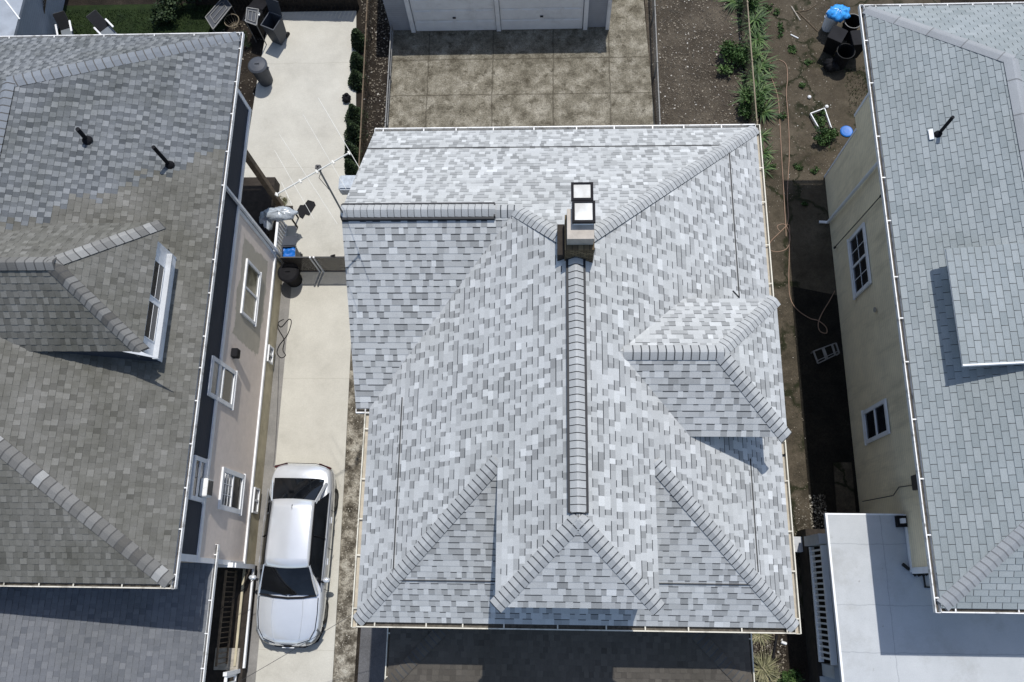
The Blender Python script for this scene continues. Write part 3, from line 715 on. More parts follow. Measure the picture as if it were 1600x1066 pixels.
# ================================================================ left house
LX = -8.12; LY0, LY1 = 0.06, 13.94; sl_ = 0.42; LXR = -12.67; LZR = ZE + sl_ * (LX - LXR); LRN, LRS = 11.31, 3.68
left = thing('house', 'taupe and navy walled house with weathered brown grey shingles and a hipped dormer', 'house', (-10.5, 6.0, 0))
w = MB()
w.box(-17, -8.25, 0.6, 12.65, 4.02, 5.5, 0)            # navy upper band
w.box(-17, -8.253, 0.6, 9.66, 0.86, 4.02, 1)
w.box(-17, -8.22, 0.6, 9.66, 0.0, 0.86, 2)
w.build('wall', ['sid_navy', 'stucco', 'tan_paint'], left)
def boards(parent, name, mat, *bxs):
    for b_ in bxs: MB().box(*b_).build(name, mat, parent)
boards(left, 'trim_board', 'white_trim', (-8.30, -8.215, 0.56, 12.69, 3.93, 4.06), (-8.30, -8.225, 0.56, 0.72, 4.06, 5.3), (-8.30, -8.225, 12.58, 12.70, 4.06, 5.3),
    (-8.30, -8.205, 0.56, 9.70, 0.80, 0.90), (-8.30, -8.226, 0.56, 0.68, 0.9, 3.93), (-8.30, -8.222, 9.58, 9.68, 0.9, 3.93))
zL = lambda x: ZE + sl_ * (LX - x)
def bpatch(p, rnd):
    yb = 10.75 + (p.x + 7.82) * (10.75 - 7.6) / (12.27 - 7.82) + 0.10 * math.sin(p.x * 5)
    return 1.0 if p.y > yb + rnd.gauss(0, .09) else 0.0
specs = [([[(LX, LY0, ZE), (LX, LY1, ZE), (LXR, LRN, LZR), (LXR, LRS, LZR)]], (0, 1, 0))]
mb = MB(); shingles(mb, specs[0][0], (0, 1, 0), style='old', seed=41, patch=bpatch)
shingles(mb, [[(LX, LY1, ZE), (-17.2, LY1, ZE), (LXR, LRN, LZR)]], (-1, 0, 0), style='old', seed=42, patch=lambda p, r: 1.0, expo=.14)
shingles(mb, [[(LX, LY0, ZE), (-17.2, LY0, ZE), (LXR, LRS, LZR)]], (1, 0, 0), style='old', seed=43)
shingles(mb, [[(-17.2, LY0, ZE), (-17.2, LY1, ZE), (LXR, LRN, LZR), (LXR, LRS, LZR)]], (0, -1, 0), style='old', seed=44, patch=lambda p, r: 1.0)
lroof = mb.build('roof', ['sh_left', 'butt_l', 'white_trim'], left)
c = MB()
caps(c, (LX - .05, LY1 - .03, ZE), (LXR, LRN, LZR), .30, width=.34, seed=45, lift=.032, patchv=1.0, step=.2, thick=.008)
caps(c, (LX - .05, LY0 + .04, ZE), (LXR, LRS, LZR), .30, width=.34, seed=46, lift=.032, tones=(0, 1), step=.2, thick=.008)
caps(c, (LXR, LRS, LZR), (LXR, LRN, LZR), .40, width=.30, seed=47, lift=.032, patchv=1.0, step=.2, thick=.008)
c.build('ridge_cap', ['sh_lcap', 'butt_l'], lroof)
gutter(left, (LX - .02, LY0 - .1, gz), (LX - .02, LY1 + .1, gz), (1, 0, 0), 'white_al', 'trough', w=.10)
gutter(left, (-16, LY0, gz), (LX - .02, LY0, gz), (0, -1, 0), 'cream_al', 'trough', w=.10)
gutter(left, (-16, LY1, gz), (LX - .02, LY1, gz), (0, 1, 0), 'white_al', 'trough', w=.10, gap=1.3)
# left dormer
dz = 6.85; dx = -8.83; dy0, dy1 = 4.90, 7.93; dm = (dy0 + dy1) / 2; dh = (dy1 - dy0) / 2; drz = dz + .93 * dh; drx = dx - dh
xi = LX - (dz - ZE) / sl_; xr = LX - (drz - ZE) / sl_
db = MB(); db.box(-12.2, dx - .04, dy0 + .03, dy1 - .42, 5.6, dz - .05)
ld = db.build('dormer', 'sid_navy', left)  # dark wall colour paints in a larger shadow on the south side
MB().box(dx - .038, dx - .02, dy0 + .03, dy1 - .42, 5.7, dz - .05).build('front_wall', 'white_trim', ld)
mb = MB()
shingles(mb, [[(xi, dy0, dz), (dx, dy0, dz), (drx, dm, drz), (xr, dm, drz)]], (1, 0, 0), style='old', seed=51, deck=.05, expo=.16)
shingles(mb, [[(xi, dy1, dz), (dx, dy1, dz), (drx, dm, drz), (xr, dm, drz)]], (-1, 0, 0), style='old', seed=52, deck=.05)
shingles(mb, [[(dx, dy0, dz), (dx, dy1, dz), (drx, dm, drz)]], (0, 1, 0), style='old', seed=53, deck=.05)
mb.build('dormer_roof', ['sh_left', 'butt_l', 'white_trim'], ld)
c = MB()
caps(c, (dx, dy0, dz), (drx, dm, drz), .62, width=.30, seed=54, lift=.032, tones=(0, 1), step=.15, thick=.008)
caps(c, (dx, dy1, dz), (drx, dm, drz), .62, width=.30, seed=55, lift=.032, tones=(.45, 1.0), step=.2, thick=.008)
caps(c, (drx + .1, dm, drz), (xr, dm, drz), .8, width=.30, seed=56, lift=.032, tones=(0, 1), step=.2, thick=.008)
c.build('ridge_cap', ['sh_lcap', 'butt_l'], ld)
MB().box(dx - .018, dx + .11, dy0 - .02, dy1 - .52, 6.25, 6.30).build('ledge', 'trim_dull', ld)
sf_ = MB(); prism(sf_, [(-8.40, 4.72), (-8.84, 4.89), (-9.25, 4.885)][::-1], 6.84, 6.87); sf_.build('corner_soffit', 'trim_dull', ld)
for y0, y1 in ((6.20, 7.06), (5.24, 6.10)):
    windowx(ld, dx - .02, y0, y1, 6.33, 6.84, 1, 'z', ('glass', 'glass'), .024, .005, sill=False, depth=.012)
# wall windows
windowx(left, -8.25, 4.45, 5.45, 2.95, 4.55, 1, 'z', ('glass', 'glass_grey'), .10)
windowx(left, -8.25, 1.93, 2.95, 4.12, 4.9, 1, 'z', ('glass_grey', 'glass'), .10)
windowx(left, -8.253, 1.88, 2.93, 1.55, 3.1, 1, 'z', ('glass', 'glass_grey'), .12, muntin=3, mpane=1)
windowx(left, -8.253, 7.05, 8.62, 1.95, 3.05, 1, 'y', ('glass_tan', 'glass_tan'), .08)
windowx(left, -8.22, 6.35, 6.85, .32, .74, 1, 'y', ('glass', 'glass_grey'), .05, sill=False)
windowx(left, -8.22, 2.0, 2.7, .32, .76, 1, 'y', ('glass', 'glass_grey'), .05, sill=False)
# wall vent box, downspout
vb = MB(); vb.box(-8.25, -8.08, 5.75, 5.98, 3.15, 3.38); vb.build('wall_vent', 'black', left, bevel=.01)
ds = MB(); ds.bar((-8.19, 9.74, 5.4), (-8.19, 9.74, .15), .07, .07, 0); ds.bar((-8.19, 9.74, .15), (-8.02, 9.70, .08), .07, .07); ds.build('downspout', 'white_trim', left)
# rear porch below the overhang
rp = MB(); rp.box(-11.5, -8.6, 9.67, 12.4, 0, .55, 0); rp.build('rear_porch_floor', 'dark_wood', left)
post = MB(); post.bar((-8.42, 11.55, 0.0), (-8.42, 11.55, 4.0), .17, .17); post.build('porch_post', 'wood', left, bevel=.01)
rr = MB()   # white slatted rail of the rear porch
rx = -8.24
rr.bar((rx, 9.55, .14), (rx, 10.95, .14), .055, .05); rr.bar((rx, 9.55, .92), (rx, 10.95, .92), .07, .05)
for i in range(11): yy = 9.62 + i * .128; rr.bar((rx, yy, .14), (rx, yy, .92), .055, .045)
rr.build('rear_railing', 'white_trim', left)
# front porch of left house
mb = MB(); lp = .22
shingles(mb, [[(-8.26, -6, 2.98), (-8.26, .58, 2.98), (-14, .58, 2.98 + lp * 5.74), (-14, -6, 2.98 + lp * 5.74)]], (0, 1, 0), style='old', seed=61, deck=.1)
mb.build('porch_roof', ['sh_navy', 'butt', 'white_trim'], left)
gutter(left, (-8.26, -6, 2.94), (-8.26, 1.02, 2.94), (1, 0, 0), 'white_al', 'trough', w=.09)
pf = MB(); pf.box(-13, -8.142, -6, .6, 0, .42, 0); pf.build('porch_floor', 'dark_wood', left)
pb = MB(); pb.box(-8.14, -8.09, -2.05, .62, .36, .45); pb.build('porch_edge', 'white_trim', left)
boards(left, 'porch_frame', 'white_trim', (-8.95, -8.10, .50, .62, 1.9, 2.05), (-8.16, -8.07, .50, .62, .46, 1.9))
bl = MB()
bl.bar((-8.56, -1.95, .50), (-8.56, .45, .50), .05, .05); bl.bar((-8.56, -1.95, 1.25), (-8.56, .45, 1.25), .05, .05)
for i in range(19): yy = -1.9 + i * .128; bl.bar((-8.56, yy, .5), (-8.56, yy, 1.25), .03, .02)
bl.build('porch_balustrade', 'wood', left)
yb = MB(); yb.bar((-8.33, -2.0, .52), (-8.33, .5, .52), .06, .05); yb.bar((-8.33, .4, .42), (-8.33, .4, .50), .05, .05); yb.bar((-8.33, -1.9, .42), (-8.33, -1.9, .50), .05, .05); yb.build('porch_rail', 'tan_paint', left)
fl2 = MB(); fl2.box(-8.9, -8.25, -2.1, -1.55, .422, .50); fl2.build('porch_step', 'pale_stone', left)
fb = MB()
fb.bar((-8.25, -3.6, 1.3), (-8.25, -2.12, 1.3), .07, .05); fb.bar((-8.25, -3.6, .62), (-8.25, -2.12, .62), .06, .05)
for i in range(9): yy = -2.2 - i * .16; fb.bar((-8.25, yy, .62), (-8.25, yy, 1.3), .06, .045)
fb.bar((-8.25, -2.12, .3), (-8.25, -2.12, 1.4), .1, .1)
fb.build('front_balustrade', 'white_trim', left)

# roof pipes (each its own thing)
def pipe(x, y, z, tip, r, label, col='black', flash=True):
    th = thing('vent_pipe', label, 'vent pipe', (x, y, z))
    p = MB(); p.tube([(x, y, z - .1), tip], r, 10); p.build('pipe', col, th, smooth=False)
    f = MB(); f.lathe([(r * 2.6, -.02), (r * 2.2, .03), (r * 1.2, .09), (r * 1.0, .10)], (x, y, z), 12); f.build('flashing', 'black', th)
    return th
pipe(-9.26, 9.88, 5.98, (-9.30, 9.92, 6.78), .048, 'taller leaning black vent pipe on the left roof at the edge of the brown patch')
pipe(-10.98, 10.16, 6.70, (-10.95, 10.18, 7.18), .052, 'short black vent pipe higher up the left roof on blue grey shingles')
pr_ = pipe(9.18, 10.45, 6.08, (9.22, 10.50, 6.75), .04, 'black vent pipe on the pale slate roof at the right beside a white tag')
tg = MB(); tg.box(8.98, 9.08, 10.33, 10.60, 6.045, 6.065)
tg = tg.build('roof_tag', 'white_trim', None, origin=(9.03, 10.46, 6.05)); tag(tg, 'small white strip lying on the right roof beside the black vent pipe', 'tag'); tg.rotation_euler.y = -math.atan(.54)

# ================================================================ right house
RX = 8.10; RY0, RY1 = -0.21, 14.47; rs = .54; RXR = 10.68; RZR = ZE + rs * (RXR - RX); RRN, RRS = 11.91, 2.37; RXE = 2 * RXR - RX
right = thing('house', 'cream clapboard house with a pale slate grey roof and a flat white porch roof', 'house', (10.0, 6.0, 0))
w = MB(); w.box(8.62, RXE - .5, .6, 12.55, 0, 2.87, 0); w.box(8.60, RXE - .5, .6, 12.97, 2.87, 5.5, 0); w.build('wall', 'sid_right', right)
boards(right, 'trim_board', 'white_trim', (8.585, 8.64, 12.90, 12.98, 2.86, 5.2), (8.60, 8.66, 12.50, 12.56, 0, 2.85), (8.56, 8.66, .55, 1.9, 3.02, 3.10), (8.57, 8.66, .52, .66, 3.1, 5.3))
mb = MB()
shingles(mb, [[(RX, RY0, ZE), (RX, RY1, ZE), (RXR, RRN, RZR), (RXR, RRS, RZR)]], (0, -1, 0), style='tab', seed=71)
shingles(mb, [[(RX, RY1, ZE), (RXE, RY1, ZE), (RXR, RRN, RZR)]], (-1, 0, 0), style='tab', seed=72)
shingles(mb, [[(RX, RY0, ZE), (RXE, RY0, ZE), (RXR, RRS, RZR)]], (1, 0, 0), style='tab', seed=73)
shingles(mb, [[(RXE, RY0, ZE), (RXE, RY1, ZE), (RXR, RRN, RZR), (RXR, RRS, RZR)]], (0, 1, 0), style='tab', seed=74)
rroof = mb.build('roof', ['sh_right', 'butt', 'white_trim'], right)
c = MB()
caps(c, (RX + .04, RY0 + .04, ZE), (RXR, RRS, RZR), .38, width=.30, seed=75, lift=.032, step=.15, thick=.006)
caps(c, (RX + .04, RY1 - .04, ZE), (RXR, RRN, RZR), .38, width=.30, seed=76, lift=.032, step=.9, thick=.004)
caps(c, (RXR, RRS, RZR), (RXR, RRN, RZR), .5, width=.34, seed=77, lift=.032, step=.9, thick=.004)
c.build('ridge_cap', ['sh_rcap', 'cap_line'], rroof)
gutter(right, (RX - .0, RY0 - .1, gz), (RX - .0, RY1 + .1, gz), (-1, 0, 0), 'white_al', 'trough', w=.12, gap=1.25)
gutter(right, (RX, RY0, gz), (RXE, RY0, gz), (0, -1, 0), 'white_al', 'trough', w=.10, gap=1.25)
gutter(right, (RX, RY1, gz), (RXE, RY1, gz), (0, 1, 0), 'white_al', 'trough', w=.10, gap=.6)
# shed dormer on the slope
sx0, sx1, sy0, sy1, sz0, ss = 8.75, 10.64, 4.72, 7.36, 6.5, .205
sb = MB(); sb.box(sx0 + .42, sx1, sy0 + .2, sy1 - .2, 5.8, sz0 - .02); sd = sb.build('dormer', 'sid_right', right)
mb = MB(); shingles(mb, [[(sx0, sy0, sz0), (sx0, sy1, sz0), (sx1, sy1, sz0 + ss * (sx1 - sx0)), (sx1, sy0, sz0 + ss * (sx1 - sx0))]], (0, -1, 0), style='tab', seed=78, deck=.07)
mb.build('dormer_roof', ['sh_right', 'butt_l', 'white_trim'], sd)
fa = MB(); fa.bar((sx0, sy0 - .02, sz0 - .02), (sx1, sy0 - .02, sz0 - .02 + ss * (sx1 - sx0)), .035, .10); fa.build('fascia', 'white_trim', sd)
windowx(right, 8.6, 7.98, 9.75, 1.48, 2.70, -1, 'y', ('glass', 'glass'), .10, muntin=2)
windowx(right, 8.6, 3.93, 4.83, 1.16, 2.76, -1, 'z', ('glass', 'glass'), .10)
p = MB(); p.tube([(8.46, 10.6, 4.6), (8.50, 10.72, 4.35), (8.52, 10.92, .15), (8.30, 10.98, .05)], .045, 8); p.build('downspout', 'white_trim', right)
p = MB(); p.tube([(8.53, 9.86, 4.05), (8.53, 9.90, 2.4), (8.53, 9.96, .45)], .014, 6); p.tube([(8.54, 9.86, 4.02), (8.54, 9.86, 4.1)], .035, 8); p.tube([(8.54, 9.96, .42), (8.54, 9.96, .5)], .035, 8); p.build('wall_cable', 'dark_steel', right); p = MB()
p.tube([(8.55, 2.50, 3.95), (8.55, 2.56, 3.0), (8.55, 2.40, 2.6), (8.55, 2.47, .5)], .012, 6); p.build('wall_cable', 'dark_steel', right)
p = MB(); p.tube([(8.58, 7.21, 2.77), (8.55, 7.21, 2.77)], .07, 14); p.build('wall_port', 'pale_stone', right)
p = MB(); p.box(8.50, 8.59, 2.38, 2.72, 3.85, 4.25); p.build('meter_box', 'dark_steel', right, bevel=.01)
# flat porch roof
fr = MB(); prism(fr, [(6.76, -6.5), (14, -6.5), (14, .60), (8.585, .60), (8.585, 1.88), (6.72, 1.88), (6.74, -1.0)], 2.86, 3.0)
flat = fr.build('porch_roof', 'membrane', right)
e = MB(); e.bar((6.735, 1.90, 2.97), (6.76, -.9, 2.97), .05, .10); e.bar((6.76, -.9, 2.97), (6.78, -6.5, 2.97), .05, .10); e.bar((6.71, 1.90, 2.96), (8.58, 1.90, 2.96), .04, .10); e.build('edge_trim', 'white_trim', flat)
e = MB(); e.box(8.36, 8.585, 1.60, 1.86, 3.002, 3.14, 0); e.box(8.42, 8.50, 1.68, 1.79, 3.14, 3.30, 1); e.build('roof_drain', ['black', 'white_trim'], flat)
e = MB(); e.box(7.60, 7.76, -2.2, -1.98, 3.003, 3.06, 0); e.box(7.76, 12, -2.6, -2.0, 3.003, 3.04, 1); e.build('roof_hatch', ['dark_steel', 'white_trim'], flat)
sf = MB(); rnd = random.Random(5)
for i in range(9):
    x = 8.60 + .07 * i + rnd.uniform(-.02, .02); sf.bar((x, .58, 3.01), (x + .05, .50 - .04 * rnd.random(), 3.05 + .06 * rnd.random()), .05, .035, 0)
sf.bar((8.55, .62, 3.03), (8.40, .74, 3.06), .07, .05, 0); sf.bar((8.86, .52, 3.05), (8.88, .22, 3.02), .03, .03, 0); sf.bar((8.86, .22, 3.02), (9.05, .22, 3.02), .03, .03, 0)
sf.build('step_flashing', 'rubber', right)
pfl = MB(); pfl.box(6.86, 14, -6.5, 1.7, 0, .80); pfl.build('porch_floor', 'dark_wood', right)
bal = MB(); bx = 6.94
bal.bar((bx, 1.22, .92), (bx, -1.62, .92), .12, .07); bal.bar((bx, 1.22, 1.92), (bx, -1.62, 1.92), .15, .07)
for i in range(20): yy = 1.12 - i * .138; bal.bar((bx, yy, .95), (bx, yy, 1.9), .05, .045)
bal.build('porch_balustrade', 'white_trim', right)
boards(right, 'porch_pier', 'trim_dull', (6.80, 7.4, 1.25, 1.50, .80, 2.05), (6.58, 6.85, 1.12, 1.52, .0, 0.45), (6.98, 7.7, -1.95, -1.66, .8, 1.75), (6.9, 7.8, -2.2, -1.97, .0, .82))
for yy in (1.3, -1.8): q = MB(); q.box(7.15, 7.35, yy, yy + .18, 2.0, 2.86); q.build('porch_post', 'white_trim', right)

# ================================================================ garage
gar = thing('garage', 'grey sided garage with two closed white panel doors at the top edge', 'garage', (-1.6, 20, 0))
w = MB(); w.box(-5.32, 1.97, 18.14, 24.5, 0, 2.35); w.build('wall', 'sid_grey', gar)
for x0, x1 in ((-4.45, -1.76), (-1.58, 1.12)):
    d = MB(); n = 4; hh = 2.16 / n
    for i in range(n):
        d.box(x0, x1, 18.09, 18.13, i * hh + .012 + .03, (i + 1) * hh + .03, 0)
        for j in range(4):
            a = x0 + (x1 - x0) * j / 4 + .06; b2 = x0 + (x1 - x0) * (j + 1) / 4 - .06
            d.box(a, b2, 18.075, 18.089, i * hh + .09 + .03, (i + 1) * hh - .05 + .03, 0)
    dd = d.build('garage_door', 'white_trim', gar)
    k = MB(); k.box((x0 + x1) / 2 - .05, (x0 + x1) / 2 + .05, 18.05, 18.074, .7, .76); k.build('handle', 'dark_steel', dd)
boards(gar, 'trim_board', 'white_trim', *[(x - .07, x + .07, 18.03, 18.135, 0, 2.33) for x in (-4.55, -1.67, 1.22)], (1.90, 2.02, 18.02, 18.2, 0, 2.34))
rf = MB(); rf.face([(-5.5, 18.06, 2.36), (2.2, 18.06, 2.36), (2.2, 21.3, 3.3), (-5.5, 21.3, 3.3)]); rf.face([(-5.5, 24.7, 2.36), (-5.5, 21.3, 3.3), (2.2, 21.3, 3.3), (2.2, 24.7, 2.36)])
rf.build('roof', 'sh_right', gar)

# ================================================================ neighbour shed (top left)
c0 = at(36, 0, 2.4); c1 = at(18, 52, 2.4)
shed = thing('shed', 'pale grey low roofed outbuilding at the top left corner beyond the lawn', 'shed', (-16, 16, 0))
w = MB(); prism(w, [(c1.x - .3, c1.y - 2), (c0.x - .3, c0.y + 3), (c0.x - 6, c0.y + 3), (c0.x - 6, c1.y - 2)], 0, 2.3); w.build('wall', 'sid_grey', shed)
w = MB(); prism(w, [(c1.x, c1.y - 2.2), (c0.x, c0.y), (c0.x + .1, c0.y + 3.4), (c0.x - 6.2, c0.y + 3.4), (c0.x - 6.2, c1.y - 2.2)], 2.3, 2.4); rfo = w.build('roof', 'shed_roof', shed)
sm = MB(); a = at(8, 0, 2.42); b = at(31, 30, 2.42); sm.bar(a, b, .04, .03); sm.build('roof_seam', 'white_trim', rfo)
# ================================================================ car
def make_car():
    ox, oy = -6.90, 3.37        # tail position; the car points to -y
    root = thing('car', 'silver sedan with a black rear window parked nose down on the pale driveway', 'car', (ox, oy - 2.4, 0))
    root_rot = math.radians(-1.2)
    P = lambda x, u, z: (ox + x, oy - u, z)
    st_ = [(0.0, .60, .74, .60, .40), (0.05, .72, .90, .74, .30), (.18, .83, 1.00, .84, .24), (.5, .885, 1.03, .90, .22), (.9, .905, 1.00, .92, .22), (1.6, .92, .97, .92, .20), (2.4, .925, .96, .90, .20), (3.1, .922, .95, .88, .20), (3.5, .918, .955, .86, .20),
           (3.9, .912, .915, .82, .20), (4.2, .895, .87, .77, .20), (4.45, .86, .81, .71, .21), (4.62, .80, .75, .66, .23), (4.74, .70, .68, .60, .26), (4.81, .58, .60, .54, .30), (4.84, .44, .52, .48, .36)]
    rows = []
    for u, w_, zt, zs, zb in st_:
        half = [(0, zt), (.25 * w_, zt - .002), (.5 * w_, zt - .012), (.70 * w_, zt - .032), (.84 * w_, zt - .07 if u > 3.4 or u < .6 else zt - .02), (.93 * w_, (zs + zt) / 2 - .02), (.985 * w_, zs - .08), (w_, (zs + zb) / 2 + .08), (.985 * w_, (zs + zb) / 2 - .08), (.94 * w_, zb + .03), (.86 * w_, zb)]
        if u > 3.55: half[2] = (half[2][0], half[2][1] + .012); half[3] = (half[3][0], half[3][1] + .010)
        r_ = [P(x, u, z) for x, z in half]; l_ = [P(-x, u, z) for x, z in half[::-1][:-1]]
        rows.append(l_ + r_)
    b = MB(); b.grid(rows); b.face([Vector(p) for p in rows[0]][::-1]); b.face([Vector(p) for p in rows[-1]])
    body = b.build('body', 'car_silver', root, smooth=True)
    sub = body.modifiers.new('s', 'SUBSURF'); sub.levels = 2; sub.render_levels = 2
    # greenhouse
    def patch(name, corners, mat, bulge=0.03, n=8, parent=root, thick=None):
        a, b2, c, d = [Vector(p) for p in corners]; mb = MB(); rows = []
        nr = (b2 - a).cross(d - a).normalized()
        if nr.z < -0.05: nr = -nr
        for i in range(n + 1):
            r = []
            for j in range(n + 1):
                s_, t_ = i / n, j / n
                p = a.lerp(b2, s_).lerp(d.lerp(c, s_), t_)
                r.append(p + nr * bulge * 4 * (s_ * (1 - s_) * .5 + t_ * (1 - t_) * .5))
            rows.append(r)
        mb.grid(rows); return mb.build(name, mat, parent, smooth=True)
    ra, rb_, rz1, rz2 = .575, .60, 1.385, 1.40
    u1, u2 = 1.12, 2.78
    rows = []
    for i in range(9):
        u = u1 - .04 + (u2 - u1 + .07) * i / 8; hw = ra + (rb_ - ra) * i / 8; zc = 1.445 - .035 * ((i - 4.5) / 4.5) ** 2
        rows.append([P(hw * k, u - .0 + .05 * (1 - k * k) * (1 if i == 8 else 0) - .03 * (1 - k * k) * (1 if i == 0 else 0), zc - .055 * abs(k) ** 2.4) for k in (-1, -.85, -.6, -.3, 0, .3, .6, .85, 1)])
    b = MB(); b.grid(rows); ro = b.build('roof', 'car_silver', root, smooth=True)
    ro.modifiers.new('t', 'SOLIDIFY').thickness = 0.02
    fin = MB(); fin.face([P(-.012, 1.2, 1.42), P(.012, 1.2, 1.42), P(.0, 1.22, 1.50)]); fin.face([P(.012, 1.2, 1.42), P(.012, 1.42, 1.43), P(0, 1.22, 1.50)]); fin.face([P(-.012, 1.42, 1.43), P(-.012, 1.2, 1.42), P(0, 1.22, 1.50)]); fin.build('antenna_fin', 'bin_grey', root)
    patch('windshield', [P(-.585, u2, 1.395), P(.585, u2, 1.395), P(.755, 3.52, .975), P(-.755, 3.52, .975)], 'car_glass', .045)
    patch('rear_window', [P(-.70, .46, 1.035), P(.70, .46, 1.035), P(.56, u1, 1.385), P(-.56, u1, 1.385)], 'car_glass', .035)
    for sg in (-1, 1):
        g = MB()
        n = 10; rows = []
        for i in range(n + 1):
            f = i / n; ub = .80 + (3.33 - .80) * f
            ut = min(max(u1 + .02 + (u2 - .06 - u1) * f, u1), u2)
            hb = .845; ht = .60
            rows.append([P(sg * (hb + (ht - hb) * k + .035 * k * (1 - k) * 2), ub + (ut - ub) * k, .955 + (1.365 - .955) * k) for k in (0, .33, .66, 1)])
        g.grid(rows); g.build('side_window', 'car_glass', root, smooth=True)
        for (a, c, wd) in (((.79, 3.50, .965), (.605, u2 - .02, 1.385), .055), ((.76, .55, 1.02), (.60, u1 + .02, 1.375), .09), ((.86, 2.05, .97), (.645, 2.0, 1.37), .03)):
            q = MB(); q.bar(P(sg * a[0], a[1], a[2]), P(sg * c[0], c[1], c[2]), wd, .03, up=(sg, 0, .6)); q.build('pillar', 'car_silver' if wd > .04 else 'black', root, bevel=.008)
        q = MB(); q.tube([P(sg * .60, u1, 1.385), P(sg * .618, 1.95, 1.412), P(sg * .61, u2, 1.395)], .014, 6); q.build('roof_rail', 'black', root)
        q = MB(); q.tube([P(sg * .872, .75, .955), P(sg * .885, 2, .955), P(sg * .868, 3.4, .95)], .012, 6); q.build('belt_trim', 'rim', root)
        # mirror
        q = MB(); c0_ = Vector(P(sg * 1.0, 3.12, 1.0)); rows = []
        for i in range(7):
            th = math.pi * i / 6; rows.append([c0_ + Vector((math.sin(th) * math.cos(k * .785) * .115, math.sin(th) * math.sin(k * .785) * .075, math.cos(th) * .07)) for k in range(8)])
        q.grid(rows, close=True); mi_ = q.build('mirror', 'car_silver', root, smooth=True)
        q = MB(); q.bar(P(sg * .86, 3.18, .95), P(sg * .96, 3.14, .98), .07, .03); q.build('mirror_arm', 'black', mi_)
        for u in (.95, 3.95):
            wv = MB(); cx = sg * .775
            rows = []
            for (r, x) in ((.20, .10), (.31, .115), (.335, .09), (.335, -.09), (.31, -.1)):
                rows.append([P(cx + sg * x, u + r * math.cos(k * .2618), .335 + r * math.sin(k * .2618)) for k in range(24)])
            wv.grid(rows, close=True); ty = wv.build('tyre', 'rubber', root, smooth=True)
            rm = MB(); rm.grid([[P(cx + sg * x, u + r * math.cos(k * .2618), .335 + r * math.sin(k * .2618)) for k in range(24)] for r, x in ((.03, .12), (.20, .105), (.205, .08))], close=True); rm.build('rim', 'dark_steel', ty)
        h = MB(); h.grid([[P(sg * .50, 4.66, .67), P(sg * .66, 4.56, .70), P(sg * .82, 4.36, .735)], [P(sg * .50, 4.77, .61), P(sg * .70, 4.68, .61), P(sg * .86, 4.44, .64)], [P(sg * .50, 4.80, .56), P(sg * .72, 4.72, .54), P(sg * .885, 4.46, .57)]]); hl = h.build('headlight', 'lamp_clear', root, smooth=True)
        hm = hl.modifiers.new('t', 'SOLIDIFY'); hm.thickness = .03; hm.offset = 0
        h = MB(); h.bar(P(sg * .45, .02, .80), P(sg * .80, .14, .84), .05, .09); h.build('tail_light', 'lamp_dark', root, bevel=.01)
        for u in (1.45, 2.55):
            h = MB(); h.bar(P(sg * .935, u, .80), P(sg * .935, u + .18, .80), .025, .025); h.build('door_handle', 'car_silver', root, bevel=.006)
        for u in (1.28, 2.28, 3.36):
            h = MB(); h.bar(P(sg * .925, u, .90), P(sg * .932, u + .04, .35), .012, .006); h.build('door_seam', 'black', root)
        h = MB(); h.tube([P(sg * .40, 3.60, .958), P(sg * .42, 4.0, .905), P(sg * .38, 4.45, .825), P(sg * .34, 4.66, .75)], .010, 6); h.build('bonnet_crease', 'car_silver', root, smooth=True)
        h = MB(); h.tube([P(sg * .80, 3.58, .92), P(sg * .80, 4.0, .865), P(sg * .76, 4.4, .79), P(sg * .62, 4.66, .715), P(sg * .3, 4.775, .70)], .010, 6); h.build('bonnet_seam', 'black', root)
        h = MB(); h.tube([P(sg * .02, 3.555, .975), P(sg * .35, 3.50, .985), P(sg * .66, 3.53, .965)], .010, 5); h.build('wiper', 'black', root)
    c = MB(); c.grid([[P(x, 3.50 + .09 * (1 - (x / .75) ** 2), .975) for x in (-.75, -.4, 0, .4, .75)], [P(x, 3.56 + .09 * (1 - (x / .75) ** 2), .972) for x in (-.78, -.4, 0, .4, .78)]]); c.build('cowl', 'black', root)
    g = MB(); g.grid([[P(x, 4.845 - .22 * (abs(x) / .5) ** 2.2, .62) for x in (-.5, -.3, 0, .3, .5)], [P(x, 4.865 - .22 * (abs(x) / .5) ** 2.2, .5) for x in (-.5, -.3, 0, .3, .5)], [P(x, 4.85 - .22 * (abs(x) / .5) ** 2.2, .36) for x in (-.45, -.3, 0, .3, .45)]]); g.build('grille', 'black', root, smooth=True)
    lp_ = MB(); lp_.box(ox - .16, ox + .16, oy - 4.895, oy - 4.875, .40, .48); lp_.build('number_plate', 'white_trim', root)
    bl = MB(); bl.tube([P(-.74, .12, 1.0), P(-.4, .03, .965), P(.4, .03, .965), P(.74, .12, 1.0)], .008, 6); bl.build('boot_seam', 'black', root)
    sp = MB(); sp.tube([P(.86, 4.35, .30), P(.72, 4.70, .28), P(.4, 4.85, .27), P(-.4, 4.85, .27), P(-.72, 4.70, .28), P(-.86, 4.35, .30)], .04, 8); sp.build('bumper_lip', 'black', root)
    root.rotation_euler.z = root_rot
make_car()

